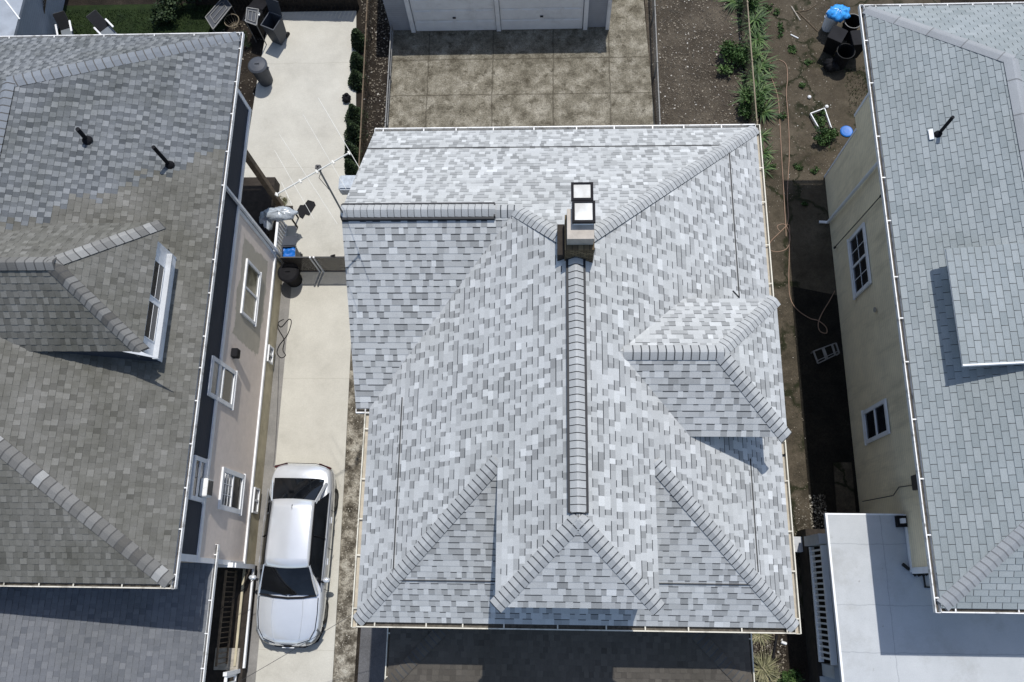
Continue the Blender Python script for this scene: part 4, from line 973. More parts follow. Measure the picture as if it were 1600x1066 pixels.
# ================================================================ television antenna on a mast
mb_ = Vector((-4.33, 7.62, 8.0))
ant = thing('television_antenna', 'white many rod television antenna on a mast at the middle roof ridge end', 'antenna', mb_)
mtop = at(497, 262, 10.0)
base = Vector((mtop.x, mtop.y, 8.0))
q = MB(); q.tube([base, Vector((mtop.x, mtop.y, 10.03))], .020, 8); q.build('mast', 'mast', ant)
BZ = 10.05
b0 = at(430, 305, BZ); b1 = at(547, 238, BZ)
q = MB(); q.tube([b0, b1], .015, 8); boom = q.build('boom', 'alu', ant)
bd = (b1 - b0).normalized(); perp = Vector((-bd.y, bd.x, 0))
tips = [((497, 153), (0.0, 0.0)), ]
el = [(0.02, (414, 211+27), 60), ]
def rod(px0, py0, px1, py1, r=.0042):
    e = MB(); e.tube([at(px0, py0, BZ + .02), at(px1, py1, BZ + .02)], r, 5); e.build('rod', 'alu', ant)
rod(497, 153, 562, 263, .006); rod(473, 178, 541, 296); rod(436, 209, 527, 350); rod(429, 235, 490, 342); rod(440, 285, 456, 320, .005)
for t_ in (0.02, .33, .55, .77, .985):
    c_ = b0.lerp(b1, t_); e = MB(); e.bar(c_ - perp * .05, c_ + perp * .04, .035, .035); e.build('clamp', 'alu', ant, bevel=.008)
q = MB(); q.bar((mtop.x - .05, mtop.y, 9.98), (mtop.x + .05, mtop.y, 9.98), .10, .10); q.build('mast_clamp', 'dark_steel', ant, bevel=.01)
q = MB(); q.tube([(mtop.x, mtop.y, 9.8), (mtop.x - .12, mtop.y + .05, 9.5), (mtop.x - .02, mtop.y, 9.1)], .006, 5); q.build('cable', 'black', ant)

# ================================================================ vegetation
def leaves(mb, c, rad, n, size, rnd, t0=0.0, t1=1.0, clump=7, aspect=.5, mi=0):
    """leaf-sized faces spread through a crown's volume in clumps"""
    cl = []
    for _ in range(clump):
        a = rnd.uniform(0, 6.28); b = math.acos(rnd.uniform(-.6, 1)); r = rnd.uniform(.35, .95)
        cl.append((Vector((math.sin(b) * math.cos(a) * rad[0] * r, math.sin(b) * math.sin(a) * rad[1] * r, math.cos(b) * rad[2] * r)), rnd.uniform(.25, .5), rnd.uniform(t0, t1)))
    c = Vector(c)
    for i in range(n):
        k, kr, kt = rnd.choice(cl)
        d = Vector((rnd.gauss(0, .5), rnd.gauss(0, .5), rnd.gauss(0, .5)))
        p = c + k + Vector((d.x * rad[0] * kr, d.y * rad[1] * kr, d.z * rad[2] * kr))
        if p.z < 0.02: p.z = 0.02 + rnd.random() * .05
        a = Vector((rnd.gauss(0, 1), rnd.gauss(0, 1), rnd.gauss(0, .7))).normalized() * size * rnd.uniform(.6, 1.4)
        b = a.cross(Vector((rnd.gauss(0, 1), rnd.gauss(0, 1), rnd.gauss(0, 1)))).normalized() * a.length * aspect
        mb.face([p - a, p + b, p + a, p - b], mi, min(1, max(0, kt * .6 + rnd.random() * .4)))

def shrub(name, label, cat, px, py, rad, n, size, seed, mat='leaf', group=None, clump=9, aspect=.5, stem=True):
    p = at(px, py, 0); rnd = random.Random(seed)
    th = thing(name, label, cat, (p.x, p.y, 0), group)
    mb = MB(); leaves(mb, (p.x, p.y, rad[2] * .9), rad, n, size, rnd, clump=clump, aspect=aspect); mb.build('foliage', mat, th)
    if stem:
        t = MB()
        for i in range(4):
            a = rnd.uniform(0, 6.28); t.tube([(p.x, p.y, 0), (p.x + math.cos(a) * rad[0] * .3, p.y + math.sin(a) * rad[1] * .3, rad[2] * .6), (p.x + math.cos(a) * rad[0] * .6, p.y + math.sin(a) * rad[1] * .6, rad[2] * 1.3)], .018, 5, r2=.006)
        t.build('stem', 'wood', th)
    return th
def cone_shrub(px, py, r, h, seed, label):
    p = at(px, py, 0); rnd = random.Random(seed); th = thing('arborvitae', label, 'shrub', (p.x, p.y, 0), 'dark evergreen shrubs along the driveway'); mb = MB()
    for i in range(2600):
        z = h * rnd.random() ** 1.15; rr = r * (1 - z / h * .8) * rnd.random() ** .45 * (1 + .15 * math.sin(5 * z + seed)); a = rnd.uniform(0, 6.28)
        q = Vector((p.x + rr * math.cos(a), p.y + rr * math.sin(a), z + .03)); d = Vector((rnd.gauss(0, 1), rnd.gauss(0, 1), rnd.gauss(0, 1))).normalized() * .042; sd = d.cross(Vector((rnd.gauss(0, 1), rnd.gauss(0, 1), rnd.gauss(0, 1)))).normalized() * .022
        mb.face([q - d, q + sd, q + d, q - sd], 0, rnd.random())
    mb.build('foliage', 'leaf_dark', th); t = MB(); t.tube([(p.x, p.y, 0), (p.x, p.y, h * .8)], .03, 6, r2=.01); t.build('stem', 'wood', th)
for i, (px, py, r, h, lb) in enumerate(((563, 72, .26, .95, 'dark evergreen shrub nearest the garage wall in the row beside the driveway'), (561, 105, .24, .85, 'dark evergreen shrub second from the garage end of the driveway row'), (560, 131, .24, .8, 'small dark evergreen shrub third from the garage end of the driveway row'),
        (557, 186, .26, .9, 'dark evergreen shrub just below the small black bag at the driveway edge'), (556, 214, .28, 1.0, 'dark evergreen shrub between the black bag and the antenna tip'), (553, 246, .26, .95, 'dark evergreen shrub beside the end of the antenna boom'), (551, 268, .22, .8, 'dark evergreen shrub nearest the corner of the middle roof'))):
    cone_shrub(px, py, r * 1.35, h * .85, 80 + i, lb)

def strap_plant(px, py, seed, n=34, L=.55, mat='leaf', label=None, name='leafy_plant', group=None, cat='plant', w0=.018, up=(.35, 1.1)):
    p = at(px, py, 0); rnd = random.Random(seed); th = thing(name, label, cat, (p.x, p.y, 0), group); mb = MB()
    for i in range(n):
        a = rnd.uniform(0, 6.28); l = L * rnd.uniform(.6, 1.25); e = rnd.uniform(*up); w = w0 * rnd.uniform(.7, 1.3); t = rnd.random()
        d = Vector((math.cos(a), math.sin(a), 0)); sd = Vector((-math.sin(a), math.cos(a), 0)); q = Vector((p.x, p.y, 0)) + d * rnd.random() * .08 + sd * rnd.uniform(-.08, .08)
        rows = []
        for k in range(6):
            f = k / 5; ww = w * (1 - f ** 2) + .001
            c = q + d * (l * f * math.cos(e) + l * .35 * f * f) + Vector((0, 0, l * (math.sin(e) * f - .75 * f * f * .6)))
            c.z = max(c.z, .01); rows.append([c - sd * ww, c + sd * ww])
        mb.grid(rows, 0, t)
    mb.build('foliage', mat, th); return th
rnd = random.Random(3)
lilies = [(1172, 12), (1176, 40), (1183, 62), (1178, 84), (1186, 104), (1180, 124), (1188, 142), (1182, 160), (1190, 176), (1180, 30), (1150, 3), (1168, 150)]
for i, (px, py) in enumerate(lilies):
    strap_plant(px, py, 200 + i, 52, .52, w0=.026, label='green strap leaved plant in the row along the fence left of the cracked yard', group='strap leaved plants along the yard fence')
for i, (px, py) in enumerate(((1190, 215), (1192, 240), (1193, 262))):
    strap_plant(px, py, 230 + i, 30, .35, label='small green tuft between the middle roof eave and the cracked yard', group='small green tufts beside the middle roof')
shrub('shrub', 'low round green shrub spreading over the dirt lot left of the strap leaved plants', 'shrub', 1146, 98, (.70, .5, .32), 2600, .05, 301)
shrub('shrub', 'low green shrub over the dirt lot just above the corner of the middle roof', 'shrub', 1158, 168, (.55, .55, .34), 2200, .05, 302)
shrub('shrub', 'small green shrub behind the fence near the top of the dirt lot', 'shrub', 1166, 8, (.4, .35, .35), 900, .05, 303)
shrub('shrub', 'dense round green shrub beside the white edged planter in the cracked yard', 'shrub', 1287, 220, (.36, .30, .26), 1700, .038, 304, clump=14)
shrub('weed', 'green weeds growing inside the white edged planter', 'plant', 1281, 186, (.18, .28, .12), 500, .035, 305)
shrub('weed', 'small green weed between the two strands of the hose', 'plant', 1222, 182, (.14, .14, .07), 180, .035, 306, stem=False)
shrub('weed', 'green weed patch in a crack near the sticks', 'plant', 1219, 50, (.12, .3, .05), 160, .04, 307, stem=False)
shrub('weed', 'green weed patch in a crack above the hose loop', 'plant', 1238, 78, (.14, .2, .05), 150, .04, 308, stem=False)
shrub('shrub', 'green bushy shrub at the bottom edge right of the front porch roof', 'shrub', 1232, 1058, (.28, .22, .26), 1300, .035, 309, clump=14)
strap_plant(1188, 992, 320, 110, .26, 'leaf_straw', 'pale green grassy clump right beside the middle roof bottom corner', 'grass_clump', w0=.012, up=(.2, .9))
strap_plant(1192, 1046, 321, 170, .36, 'leaf_straw', 'large dry straw coloured grassy clump beside the front porch roof', 'grass_clump', w0=.012, up=(.2, .9))
strap_plant(1206, 1062, 322, 90, .30, 'leaf_straw', 'dry grassy clump between the straw clump and the green bush', 'grass_clump', w0=.012, up=(.2, .9))
shrub('shrub', 'dark bush beside the lawn at the top left with pale leaf tips', 'shrub', 285, 8, (.7, .45, .45), 1500, .06, 330, 'leaf_dark')
shrub('shrub', 'dark bush with yellowish leaves above the back corner of the left roof', 'shrub', 262, 30, (.5, .35, .30), 900, .06, 331, 'leaf_dark')
shrub('shrub', 'dark shrub between the lawn lattice and the pale outbuilding', 'shrub', 30, 40, (.5, .8, .6), 2200, .05, 332, 'leaf_dark')
shrub('shrub', 'tangled dark dead shrub between the two grey bins', 'shrub', 388, 70, (.25, .45, .16), 700, .04, 333, 'leaf_dark', aspect=.15)
shrub('weed', 'dry weed at the foot of the brown post beside the driveway', 'plant', 437, 318, (.25, .25, .12), 300, .05, 334, 'leaf_straw', stem=False, aspect=.2)
for i, (px, py, r_, lb) in enumerate(((1262, 100, .16, 'small weed in the crack below the black bins'), (1252, 135, .13, 'small weed left of the upper white lump'), (1245, 262, .16, 'low weed patch in the crack below the round green shrub'), (1272, 268, .14, 'low weed patch by the cream wall corner below the shrub'), (1206, 262, .12, 'tiny weed left of the hose strands near the roof eave'),
        (1213, 20, .14, 'small weed in the crack at the top of the yard left of the sticks'), (1258, 320, .10, 'tiny dry weed in the dark alley above the hose coil'), (1200, 12, .18, 'leafy weed at the top edge beside the strap leaved plants'))):
    shrub('weed', lb, 'plant', px, py, (r_, r_ * .8, .06), 170, .03, 340 + i, stem=False)
# grass and litter: nobody could count these
def blades(name, poly, n, h, mat, seed):
    rnd = random.Random(seed); mb = MB(); xs = [p[0] for p in poly]; ys = [p[1] for p in poly]
    for _ in range(n):
        x = rnd.uniform(min(xs), max(xs)); y = rnd.uniform(min(ys), max(ys)); a = rnd.uniform(0, 6.28); hh = h * rnd.uniform(.5, 1.3)
        d = Vector((math.cos(a), math.sin(a), 0)) * .012; l = Vector((rnd.gauss(0, .5), rnd.gauss(0, .5), 0)) * hh
        mb.face([Vector((x, y, 0)) - d, Vector((x, y, 0)) + d, Vector((x, y, hh)) + l], 0, rnd.random())
    o = mb.build(name, mat); o['kind'] = 'stuff'; return o
blades('grass', [(-17.2, 13.95), (-11.4, 19.2)], 16000, .07, 'grass', 1)
blades('grass', [(9.6, 14.6), (16, 16.5)], 5000, .08, 'grass', 2)
scatter('leaf_litter', [(3.5, 13.5), (6.4, 13.5), (6.4, 20), (3.3, 20)], 4200, .028, 'litter', 4)
scatter('leaf_litter', [(-5.95, 14), (-5.25, 14), (-5.35, 18), (-5.6, 20), (-6.5, 20)], 900, .035, 'litter', 5)
scatter('leaf_litter', [(6.4, 11), (9.3, 13), (9.3, 20), (6.4, 20)], 2600, .018, 'litter', 6)
scatter('rubble', [(-5.92, -2.5), (-5.45, -2.5), (-5.2, 5.5), (-5.9, 5.5)], 1500, .018, 'rubble', 7)
scatter('leaf_litter', [(6.35, .8), (7.9, .8), (7.7, 2.7), (6.3, 2.7)], 1800, .035, 'rubble', 8, flat=.6)
scatter('leaf_litter', [(4.7, -2.6), (6.3, -2.6), (6.3, -.5), (4.7, -.5)], 1500, .03, 'litter', 9)
scatter('leaf_litter', [(5.3, -.4), (7.3, -.4), (7.3, 11), (5.3, 11)], 1500, .016, 'litter', 12, z=.035)
scatter('leaf_litter', [(-5.2, 14.3), (3.4, 14.3), (3.2, 18), (-5.2, 18)], 500, .014, 'litter', 13, z=.052)
scatter('leaf_litter', [(-11.4, 13), (-9.8, 13), (-9.6, 19), (-11.4, 19)], 500, .03, 'litter', 10)

# ================================================================ fences and gate
def wire_fence(name, label, pts, h, mat, posts=2.2, rails=(1.0,), wires=0.11, r=.022, low=.05):
    a, b = Vector((*pts[0], 0)), Vector((*pts[1], 0)); L = (b - a).length; d = (b - a) / L
    th = thing(name, label, 'fence', (a + b) / 2)
    for rr in rails: q = MB(); q.tube([a + Vector((0, 0, h * rr)), b + Vector((0, 0, h * rr))], r, 6); q.build('rail', mat, th)
    n = int(L / posts) + 1
    for i in range(n + 1): q = MB(); p = a + d * (L * i / n); q.tube([p, p + Vector((0, 0, h + .04))], r * 1.3, 6); q.build('post', mat, th)
    q = MB(); k = 0.0
    while k < L - h * .5:
        for sg in (0, 1):
            p0 = a + d * (k + (h * .5 if sg else 0)) + Vector((0, 0, low)); p1 = a + d * (k + (0 if sg else h * .5)) + Vector((0, 0, h))
            q.bar(p0, p1, .006, .006)
        k += wires
    q.build('wire_mesh', mat, th)
    return th
f1 = at(1006, 0, .9); f2 = at(1022, 198, .9)
wire_fence('chain_link_fence', 'grey chain link fence between the concrete apron and the brown dirt lot', [(3.47, 20.5), (3.47, 12.0)], .75, 'steel')
wire_fence('chain_link_fence', 'thin pale wire fence along the left side of the stained concrete apron', [(-5.22, 17.95), (-5.20, 12.5)], .55, 'steel', rails=(1.0, .5))
wire_fence('metal_fence', 'dark brown rail fence behind the row of evergreen shrubs', [(-6.02, 20), (-5.85, 11.4)], .9, 'wood')
wire_fence('chain_link_fence', 'old wire fence running through the strap leaved plants beside the yard', [(6.42, 20.5), (6.42, 11.8)], .9, 'wicker')
def board_fence(name, label, a, b, h, mat, bw=.14):
    a, b = Vector(a), Vector(b); L = (b - a).length; d = (b - a) / L; th = thing(name, label, 'fence', (a + b) / 2); q = MB(); k = 0
    while k < L: q.bar(a + d * (k + bw / 2), a + d * (k + bw / 2) + Vector((0, 0, h + .02 * math.sin(k * 9))), bw * .93, .022, up=d.cross(Vector((0, 0, 1)))); k += bw
    q.build('boards', mat, th); r = MB()
    r.bar(a + Vector((0, 0, h * .85)) - Vector((0, .03, 0)), b + Vector((0, 0, h * .85)) - Vector((0, .03, 0)), .04, .08); r.build('rail', mat, th)
board_fence('board_fence', 'dark wooden board fence across the top end of the pale driveway', (-12.2, 19.35, 0), (-6.6, 19.1, 0), 1.5, 'dark_wood')
# lattice panel
lat = thing('lattice_panel', 'brown diagonal lattice panel leaning beside the lawn at the top left', 'lattice', at(55, 30, 0))
la = [at(45, -6, .9), at(72, -6, 1.2), at(63, 62, .3), at(36, 62, .1)]
q = MB(); n = 13
def lp(s_, t_): return la[0].lerp(la[1], s_).lerp(la[3].lerp(la[2], s_), t_)
for i in range(-n, n + 1):
    for sg in (0, 1):
        pts = []
        for k in (0, 1):
            pass
        s0, t0_, s1_, t1_ = 0, i / n, 1, i / n + .42
        if sg: s0, s1_ = 1, 0
        def cl_(s_, t_, s2, t2):
            if t_ < 0: f = -t_ / (t2 - t_); s_ = s_ + (s2 - s_) * f; t_ = 0
            return s_, t_
        if t1_ <= 0 or t0_ >= 1: continue
        A_ = (s0, t0_); B_ = (s1_, t1_)
        if t0_ < 0: f = -t0_ / (t1_ - t0_); A_ = (s0 + (s1_ - s0) * f, 0)
        if t1_ > 1: f = (1 - t0_) / (t1_ - t0_); B_ = (s0 + (s1_ - s0) * f, 1)
        q.bar(lp(*A_), lp(*B_), .030, .008)
q.build('slats', 'wood', lat)
q = MB()
for i in range(4): q.bar(la[i], la[(i + 1) % 4], .05, .03)
q.build('frame', 'wood', lat)
# gate
gt = thing('metal_gate', 'dark slatted double gate standing across the driveway with pale middle posts', 'gate', (-7.0, 9.42, 0))
for x0, x1 in ((-7.95, -7.03), (-6.97, -6.02)):
    q = MB(); y = 9.42
    for a_, b_ in (((x0, y, .06), (x1, y, .06)), ((x0, y, 1.18), (x1, y, 1.18))): q.bar(a_, b_, .035, .035)
    for x in (x0, x1): q.bar((x, y, .0), (x, y, 1.2), .04, .04)
    lf = q.build('gate_leaf', 'dark_steel', gt)
    q = MB(); nn = 30
    for i in range(nn): x = x0 + (x1 - x0) * (i + .5) / nn; q.bar((x, y, .07), (x, y, 1.17), .023, .008)
    q.build('slats', 'dark_wood', lf)
for x in (-7.055, -6.945): q = MB(); q.bar((x, 9.40, 0), (x, 9.40, 1.24), .045, .05); q.build('gate_post', 'white_trim', gt)
q = MB(); q.tube([(-6.0, 9.42, 0), (-6.0, 9.42, 1.25)], .035, 8); q.build('gate_post', 'dark_steel', gt)
q = MB(); q.bar((-6.45, 9.45, 1.18), (-6.3, 9.45, 1.26), .05, .05); q.build('latch', 'rubber', gt, bevel=.01)

# ================================================================ bins and yard things
def round_bin(label, px, py, z, r, h, mat, lid=True, rim=None, tilt=0, name='trash_can', cat='trash can', filled=None):
    p = at(px, py, z); root = thing(name, label, cat, (p.x, p.y, 0)); rr = r
    b = MB(); b.lathe([(rr * .2, .02), (rr * .78, .02), (rr * .80, .06), (rr * .97, h - .06), (rr * 1.03, h - .05), (rr * 1.03, h - .01), (rr * .98, h), (rr * .94, h - .03), (rr * .76, .08), (.01, .08)], (p.x, p.y, 0), 24); b.build('body', mat, root, smooth=False)
    if rim: q = MB(); q.tube([(p.x + rr * 1.03 * math.cos(i * .2618), p.y + rr * 1.03 * math.sin(i * .2618), h) for i in range(25)], .014, 6, cap=False); q.build('rim', rim, root)
    if lid:
        q = MB(); q.lathe([(rr * 1.08, h - .03), (rr * 1.09, h + .01), (rr * .9, h + .05), (rr * .4, h + .075), (0.001, h + .08)], (p.x, p.y, 0), 24); l = q.build('lid', mat, root)
        q = MB(); q.bar((p.x - .07, p.y, h + .10), (p.x + .07, p.y, h + .10), .03, .025); q.build('handle', mat, l)
    for sg in (-1, 1):
        q = MB(); q.bar((p.x + sg * rr * 1.0, p.y - .05, h * .8), (p.x + sg * rr * 1.0, p.y + .05, h * .8), .04, .03); q.build('handle', mat, root)
    return root
def square_bin(label, px, py, z, w, dp, h, mat, rot=0, open_=True, content=None, name='wheelie_bin', lid_ang=115):
    p = at(px, py, z); root = thing(name, label, 'bin', (0, 0, 0)); b = MB(); T = .02
    def ring(w_, d_, zz): return [(-w_ / 2, -d_ / 2, zz), (w_ / 2, -d_ / 2, zz), (w_ / 2, d_ / 2, zz), (-w_ / 2, d_ / 2, zz)]
    b.grid([ring(w * .76, dp * .76, .08), ring(w, dp, h), ring(w * 1.06, dp * 1.06, h), ring(w * 1.06, dp * 1.06, h + .03), ring(w * .94, dp * .94, h + .03), ring(w * .72, dp * .72, .12)], close=True)
    b.face(ring(w * .76, dp * .76, .08)[::-1]); b.face(ring(w * .72, dp * .72, .12)); b.build('body', mat, root)
    l = MB(); a = math.radians(lid_ang if open_ else 3); y0 = dp * .53
    l.bar((0, y0, h + .05), (0, y0 - dp * 1.1 * math.cos(a), h + .05 + dp * 1.1 * math.sin(a)), w * 1.08, .025); ll = l.build('lid', mat, root, bevel=.008)
    for sg in (-1, 1):
        q = MB(); q.tube([(sg * w * .32, dp * .42, .10), (sg * (w * .32 + .05), dp * .42, .10)], .10, 14); q.build('wheel', 'rubber', root)
    q = MB(); q.tube([(-w * .4, dp * .6, h), (w * .4, dp * .6, h)], .015, 6); q.build('handle', mat, root)
    if content:
        q = MB(); rnd = random.Random(5); rows = []
        for i in range(7): rows.append([((-.44 + .88 * j / 6) * w, (-.44 + .88 * i / 6) * dp, h - .03 + rnd.uniform(-.05, .06)) for j in range(7)])
        q.grid(rows); q.build('contents', content, root, smooth=True)
    root.location = (p.x, p.y, 0); root.rotation_euler.z = rot; return root
round_bin('dark grey round lidded bin standing at the lawn edge of the driveway', 402, 101, .95, .29, .92, 'bin_grey')
square_bin('dark grey wheeled bin with open lid at the top left of the driveway', 424, 33, 1.0, .48, .55, .98, 'bin_grey', math.radians(-25), True, lid_ang=100)
square_bin('black wheeled bin filled with pale junk beside the open grey bin', 394, 24, .9, .50, .5, .85, 'black', math.radians(-15), True, 'clear_bag', lid_ang=200)
square_bin('grey bin holding bright blue contents beside the white rear railing', 450, 393, .95, .42, .40, .85, 'bin_grey', math.radians(3), True, 'blue', lid_ang=205)
round_bin('black round bin below the blue filled bin at the driveway gate', 450, 425, .75, .30, .72, 'black')
def bag(label, px, py, z, rad, mat, seed, name='rubbish_bag', cat='bag', zb=0.0, neck=True):
    p = at(px, py, z); rnd = random.Random(seed); root = thing(name, label, cat, (p.x, p.y, zb)); q = MB(); rows = []
    ph = [rnd.uniform(0, 6.28) for _ in range(6)]
    for i in range(13):
        th = math.pi * i / 12; r = []
        for k in range(26):
            a = k * 6.28318 / 26; w_ = 1 + .10 * math.sin(5 * a + ph[0] + 3 * th) + .07 * math.sin(9 * a + ph[1] - 4 * th) + .05 * math.sin(13 * a + 7 * th + ph[2])
            r.append((p.x + rad[0] * w_ * math.sin(th) * math.cos(a), p.y + rad[1] * w_ * math.sin(th) * math.sin(a), zb + rad[2] * (1 - math.cos(th) * w_)))
        rows.append(r)
    q.grid(rows, close=True); q.build('bag_body', mat, root, smooth=True)
    if neck: q = MB(); q.tube([(p.x, p.y, zb + rad[2] * 1.9), (p.x + .03, p.y + .05, zb + rad[2] * 2.3)], .03, 8, r2=.06); q.build('knot', mat, root)
    return root
bag('small tied black bag at the right edge of the pale driveway', 541, 153, .15, (.14, .17, .13), 'black', 1)
round_bin('pale rimmed can under the bright blue bag in the dark yard corner', 1304, 22, .7, .25, .68, 'white_trim', lid=False)
bag('crumpled bright blue bag bulging out of a can in the top right yard', 1311, 20, .85, (.36, .29, .17), 'blue_bag', 2, zb=.66, neck=False)
round_bin('open black can with a pale rim next to the bright blue bag', 1333, 33, .75, .26, .75, 'black', lid=False, rim='steel')
square_bin('black wheeled bin with pale marks below the blue bag can', 1308, 55, .8, .45, .5, .8, 'black', math.radians(-30), False)
round_bin('open black can lowest in the dark yard corner group', 1322, 80, .75, .27, .75, 'black', lid=False, rim='rubber')
square_bin('black wheeled bin hard against the right house eave', 1341, 62, .8, .45, .5, .85, 'black', math.radians(5), False)
bag('full black rubbish bag beside the lowest black can', 1301, 100, .25, (.26, .24, .20), 'black', 4)
p = at(1323, 205, .05); bl = thing('bin_lid', 'round bright blue lid lying by the back corner of the cream house', 'lid', (p.x, p.y, 0)); q = MB(); q.lathe([(.19, .0), (.20, .03), (.17, .05), (.08, .045), (.001, .045)], (p.x, p.y, 0.014), 26); q.build('lid_disc', 'blue', bl)
# white edged planter
pl = thing('planter_box', 'small white edged planter frame beside the round green shrub', 'planter', at(1278, 188, 0))
fa_, fb_, fc, fd = at(1266, 178, .12), at(1288, 170, .12), at(1299, 202, .12), at(1282, 206, .12)
for a_, b_ in ((fa_, fb_), (fb_, fc), (fd, fa_)): q = MB(); q.bar(a_, b_, .028, .08); q.build('edge_board', 'white_trim', pl)
for px, py, lb in ((1264, 153, 'small white lump on the cracked yard above the planter'), (1291, 168, 'small white lump at the corner of the white edged planter')):
    p = at(px, py, 0); q = MB(); q.lathe([(.02, 0), (.055, .02), (.06, .05), (.03, .085), (.001, .09)], (p.x, p.y, .012), 10); o = q.build('stone', 'white_trim', None, origin=(p.x, p.y, .012)); tag(o, lb, 'stone')
def stick(pts, r, mat, label, name='stick', cat='stick', z=.03):
    P_ = [at(x, y, 0) + Vector((0, 0, z)) for x, y in pts]; q = MB(); q.tube(P_, r, 6); o = q.build(name, mat, None, origin=P_[0]); return tag(o, label, cat)
stick([(1236, 11), (1250, 33)], .022, 'pale_stone', 'pale stick lying at the top of the cracked yard')
stick([(1235, 55), (1247, 61)], .022, 'white_trim', 'short white stick on the cracked yard above the hose loop')
stick([(1240, 20), (1262, 17), (1275, 8)], .014, 'wood', 'thin brown branch pointing right near the top of the yard')
stick([(1247, 20), (1262, 35), (1277, 50)], .014, 'wood', 'thin brown branch pointing down towards the black bins')
stick([(432, 36), (455, 31), (474, 29)], .012, 'wood', 'thin brown stick on the driveway right of the open grey bin')
# hoses
def hose(name, label, pts, r, mat, z=.03, cat='hose'):
    P_ = [at(x, y, 0) for x, y in pts]; out = []
    for i in range(len(P_) - 1):
        p0 = P_[max(i - 1, 0)]; p1 = P_[i]; p2 = P_[i + 1]; p3 = P_[min(i + 2, len(P_) - 1)]
        for k in range(6):
            t = k / 6; q = 0.5 * ((2 * p1) + (p2 - p0) * t + (2 * p0 - 5 * p1 + 4 * p2 - p3) * t * t + (3 * p1 - p0 - 3 * p2 + p3) * t ** 3); q.z = z + .01 * math.sin(len(out) * .21); out.append(q)
    out.append(P_[-1] + Vector((0, 0, z))); q = MB(); q.tube(out, r, 7); o = q.build(name, mat, None, origin=out[0], smooth=True); return tag(o, label, cat)
hose('garden_hose', 'long faded red hose looped down the cracked yard between the two houses', [(1228, 370), (1224, 300), (1221, 250), (1218, 190), (1215, 152), (1205, 122), (1201, 105), (1206, 96), (1216, 94), (1228, 102), (1230, 125), (1228, 147), (1231, 185), (1233, 240), (1230, 300), (1231, 345), (1222, 360), (1204, 378), (1202, 390), (1215, 394), (1230, 388),
    (1234, 370), (1226, 352), (1214, 354), (1220, 362), (1232, 352), (1233, 380), (1232, 440), (1235, 468), (1246, 485), (1265, 498), (1278, 502), (1290, 512), (1291, 521), (1281, 518), (1278, 506), (1284, 490), (1296, 470), (1304, 455)], .015, 'red_hose')
hose('power_cable', 'black cable looped at the wall beside the driveway', [(430, 480), (433, 500), (440, 512), (452, 500), (456, 505), (450, 524), (438, 540), (434, 552), (440, 560), (447, 556), (443, 548), (445, 532), (436, 515), (436, 505), (444, 500)], .012, 'black', .065, 'cable')
hose('power_cable', 'thin dark cable lying along the driveway beside the left house wall', [(437, 560), (436, 600), (434, 650), (431, 700), (428, 730)], .007, 'dark_steel', .06, 'cable')
oh = MB(); a_ = at(345, 952, 1.4); b_ = at(397, 905, 1.9); oh.tube([a_, a_.lerp(b_, .5) - Vector((0, 0, .06)), b_], .008, 5); o = oh.build('cable', 'black', None, origin=a_); tag(o, 'thin black cable sagging out of the dark front porch of the left house', 'cable')
oh = MB(); a_ = at(372, 1066, 2.2); b_ = at(620, 917, 4.9); n = 14
oh.tube([a_.lerp(b_, i / n) - Vector((0, 0, .25 * 4 * (i / n) * (1 - i / n))) for i in range(n + 1)], .006, 5); o = oh.build('overhead_cable', 'dark_steel', None, origin=a_); tag(o, 'thin overhead cable crossing the driveway in front of the silver car', 'cable')
# black mat on the driveway
q = MB(); mp_ = [(465, 331), (469, 340), (474, 343), (478, 336), (484, 338), (494, 322), (492, 317), (482, 314), (476, 322), (470, 322)]
P_ = [at(x, y, 0) for x, y in mp_]; prism(q, [(p.x, p.y) for p in P_], .048, .075); o = q.build('rubber_mat', 'black', None, origin=P_[0]); tag(o, 'black notched mat lying on the pale driveway under the antenna', 'mat')
# rear porch clutter
bag('milky plastic sheet bundle on the rear porch beside the white railing', 437, 332, 1.1, (.50, .22, .16), 'clear_bag', 7, 'plastic_sheet', 'plastic sheet', .85, False)
bag('grey plastic wrapped bundle on the rear porch left of the milky sheet', 414, 342, .9, (.22, .38, .20), 'clear_bag', 8, 'plastic_sheet', 'plastic sheet', .56, False)
bag('black bag on the rear porch under the plastic sheets', 408, 362, .7, (.26, .3, .2), 'black', 9, zb=.56)
tb = thing('table', 'dark table carrying the milky plastic sheet at the rear porch', 'table', (-7.95, 11.0, 0))
pt = at(437, 332, .8)
q = MB(); q.box(pt.x - .45, pt.x + .40, pt.y - .2, pt.y + .2, .80, .84); q.build('table_top', 'dark_wood', tb)
for i in (-.4, .35):
    for j in (-.16, .16): q = MB(); q.bar((pt.x + i, pt.y + j, .04), (pt.x + i, pt.y + j, .80), .04, .04); q.build('leg', 'dark_wood', tb)
# white wrapped unit on the wing's gable
pu = at(545, 285, 3.6); un = thing('air_conditioner', 'white wrapped box fixed outside the gable wall at the left of the middle roof', 'air conditioner', (pu.x, pu.y, 3.2))
q = MB(); q.box(pu.x - .28, pu.x + .35, pu.y - .22, pu.y + .22, 3.25, 3.62); q.build('casing', 'clear_bag', un, bevel=.04)
q = MB(); q.box(pu.x - .10, XW + .26, pu.y - .15, pu.y - .10, 3.15, 3.22); q.build('bracket', 'black', un)
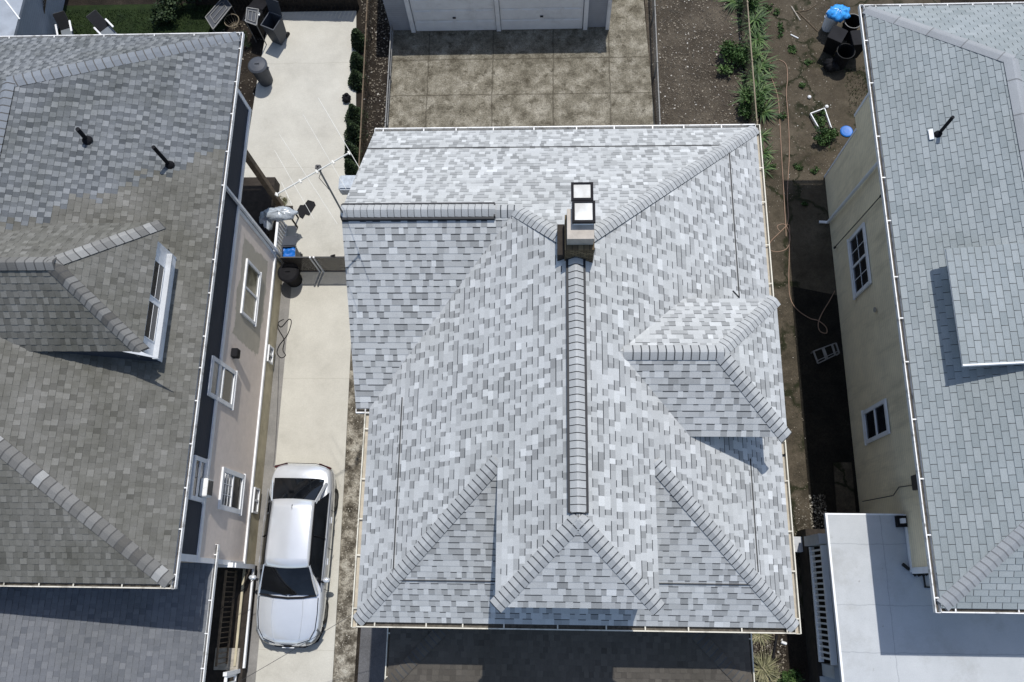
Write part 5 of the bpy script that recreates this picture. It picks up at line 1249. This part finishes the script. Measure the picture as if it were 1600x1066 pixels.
# loungers, wire basket, frames
def lounger(label, px0, py0, px1, py1, wv, seed):
    a_ = at(px0, py0, .75); b_ = at(px1, py1, .35); d = (b_ - a_); d.z = 0; L = d.length; d.normalize(); sd = Vector((-d.y, d.x, 0)); root = thing('lounge_chair', label, 'lounge chair', (b_.x, b_.y, 0), None)
    q = MB(); q.grid([[a_ - sd * wv, a_ + sd * wv], [b_ - sd * wv, b_ + sd * wv]]); o = q.build('back_sling', 'mesh_fabric', root); o.modifiers.new('t', 'SOLIDIFY').thickness = .015
    q = MB(); c_ = b_ + d * .55 + Vector((0, 0, 0)); q.grid([[b_ - sd * wv, b_ + sd * wv], [c_ - sd * wv, c_ + sd * wv]]); o = q.build('seat_sling', 'cushion', root); o.modifiers.new('t', 'SOLIDIFY').thickness = .02
    for sg in (-1, 1):
        q = MB(); q.tube([a_ + sd * wv * sg, b_ + sd * wv * sg, c_ + sd * wv * sg], .016, 6); q.build('side_tube', 'dark_steel', root)
        e = b_ + sd * (wv + .05) * sg; q = MB(); q.bar(e - d * .12 + Vector((0, 0, .22)), e + d * .35 + Vector((0, 0, .22)), .06, .03); q.build('armrest', 'white_trim', root, bevel=.01)
        for k in (-.05, .5): q = MB(); f_ = b_ + sd * wv * sg + d * k; q.tube([f_ + Vector((0, 0, .2 if k < 0 else 0)), Vector((f_.x, f_.y, 0))], .014, 6); q.build('leg', 'dark_steel', root)
    q = MB(); q.tube([a_ - sd * wv, a_ + sd * wv], .016, 6); q.build('top_tube', 'dark_steel', root)
lounger('black sling lounge chair on the lawn nearer the brown lattice', 91, 20, 104, 46, .19, 1)
lounger('black sling lounge chair on the lawn turned towards the dark bushes', 142, 21, 164, 46, .19, 2)
pb_ = at(363, 34, .25); bk = thing('wire_basket', 'round pale wire basket above the corner of the left roof', 'basket', (pb_.x, pb_.y, 0)); q = MB()
for i in range(14):
    a = i * .4488; q.tube([(pb_.x + .25 * math.cos(a), pb_.y + .25 * math.sin(a), .32), (pb_.x + .19 * math.cos(a), pb_.y + .19 * math.sin(a), .1), (pb_.x + .08 * math.cos(a), pb_.y + .08 * math.sin(a), .03)], .009, 5)
q.build('wires', 'wicker', bk); q = MB()
q.tube([(pb_.x + .25 * math.cos(i * .2618), pb_.y + .25 * math.sin(i * .2618), .32) for i in range(25)], .013, 5, cap=False); q.tube([(pb_.x + .08 * math.cos(i * .5236), pb_.y + .08 * math.sin(i * .5236), .03) for i in range(13)], .012, 5, cap=False); q.build('hoop', 'wicker', bk)
def rack(label, pts, z, mat='steel', name='folding_rack', inner=True):
    c_ = [at(x, y, z) for x, y in pts]; o0 = sum(c_, Vector()) / 4; root = thing(name, label, 'rack', (o0.x, o0.y, 0))
    q = MB(); [q.bar(c_[i], c_[(i + 1) % 4], .03, .03) for i in range(4)]; q.build('frame', mat, root)
    q = MB(); m_ = [p.lerp(o0, .35) for p in c_]
    [q.bar(m_[i], m_[(i + 1) % 4], .02, .02) for i in range(4)]; q.bar(m_[0].lerp(m_[1], .5), m_[2].lerp(m_[3], .5), .015, .015); q.build('inner_frame', mat, root)
    q = MB(); q.face([p - Vector((0, 0, .02)) for p in c_]); q.build('panel', 'bin_grey', root)
    for p in c_: q = MB(); q.bar(p, (p.x, p.y, 0), .025, .025); q.build('leg', mat, root)
rack('grey metal framed tray leaning above the back corner of the left roof', [(321, 27), (333, 46), (362, 10), (350, -6)], .5)
rack('small pale framed rack beside the black bin at the top of the driveway', [(386, 12), (404, 15), (401, 40), (384, 34)], 1.05, 'steel')
# chair lying in the alley
ch = [at(1271, 549, .25), at(1306, 536, .25), at(1311, 552, .25), at(1278, 568, .25)]
o0 = sum(ch, Vector()) / 4; hc = thing('folding_chair', 'grey folded chair frame lying in the dark alley below the cream wall', 'folding chair', (o0.x, o0.y, 0))
q = MB(); [q.bar(ch[i], ch[(i + 1) % 4], .045 if i % 2 else .03, .03) for i in range(4)]; q.build('frame', 'steel', hc)
for t_ in (.42, .82): q = MB(); q.bar(ch[0].lerp(ch[1], t_), ch[3].lerp(ch[2], t_), .09 if t_ < .5 else .06, .02); q.build('slat', 'steel', hc)
q = MB(); q.bar(ch[0].lerp(ch[3], .8) + Vector((0, 0, .03)), ch[1].lerp(ch[2], .8) + Vector((0, 0, .03)), .02, .02); q.build('bar', 'steel', hc)
for i in (0, 2): q = MB(); q.bar(ch[i], (ch[i].x, ch[i].y, 0.03), .03, .03); q.build('leg', 'steel', hc)
# pale slab, window-unit air conditioner, doorway bits
sl1 = struct('concrete_slab', [(7.98, 2.1), (8.5, 2.1), (8.52, 3.6), (8.02, 3.6)], .06, 'path', 0)
pa = thing('air_conditioner', 'white window air conditioner in the upper window of the left house beside the navy siding', 'air conditioner', (-8.0, 2.25, 4.1))
q = MB(); q.box(-8.235, -8.06, 2.06, 2.48, 4.02, 4.36); ca = q.build('casing', 'white_al', pa, bevel=.015)
q = MB(); q.box(-8.058, -8.045, 2.10, 2.44, 4.05, 4.33); q.build('grille', 'dark_steel', ca)
stick([(1213, 992), (1207, 1030)], .035, 'black', 'short black pipe lying in the front bed beside the porch roof', 'pipe', 'pipe', .05)
stick([(1220, 1003), (1228, 1006)], .04, 'white_trim', 'short white block in the dark front bed near the black pipe', 'block', 'block', .05)
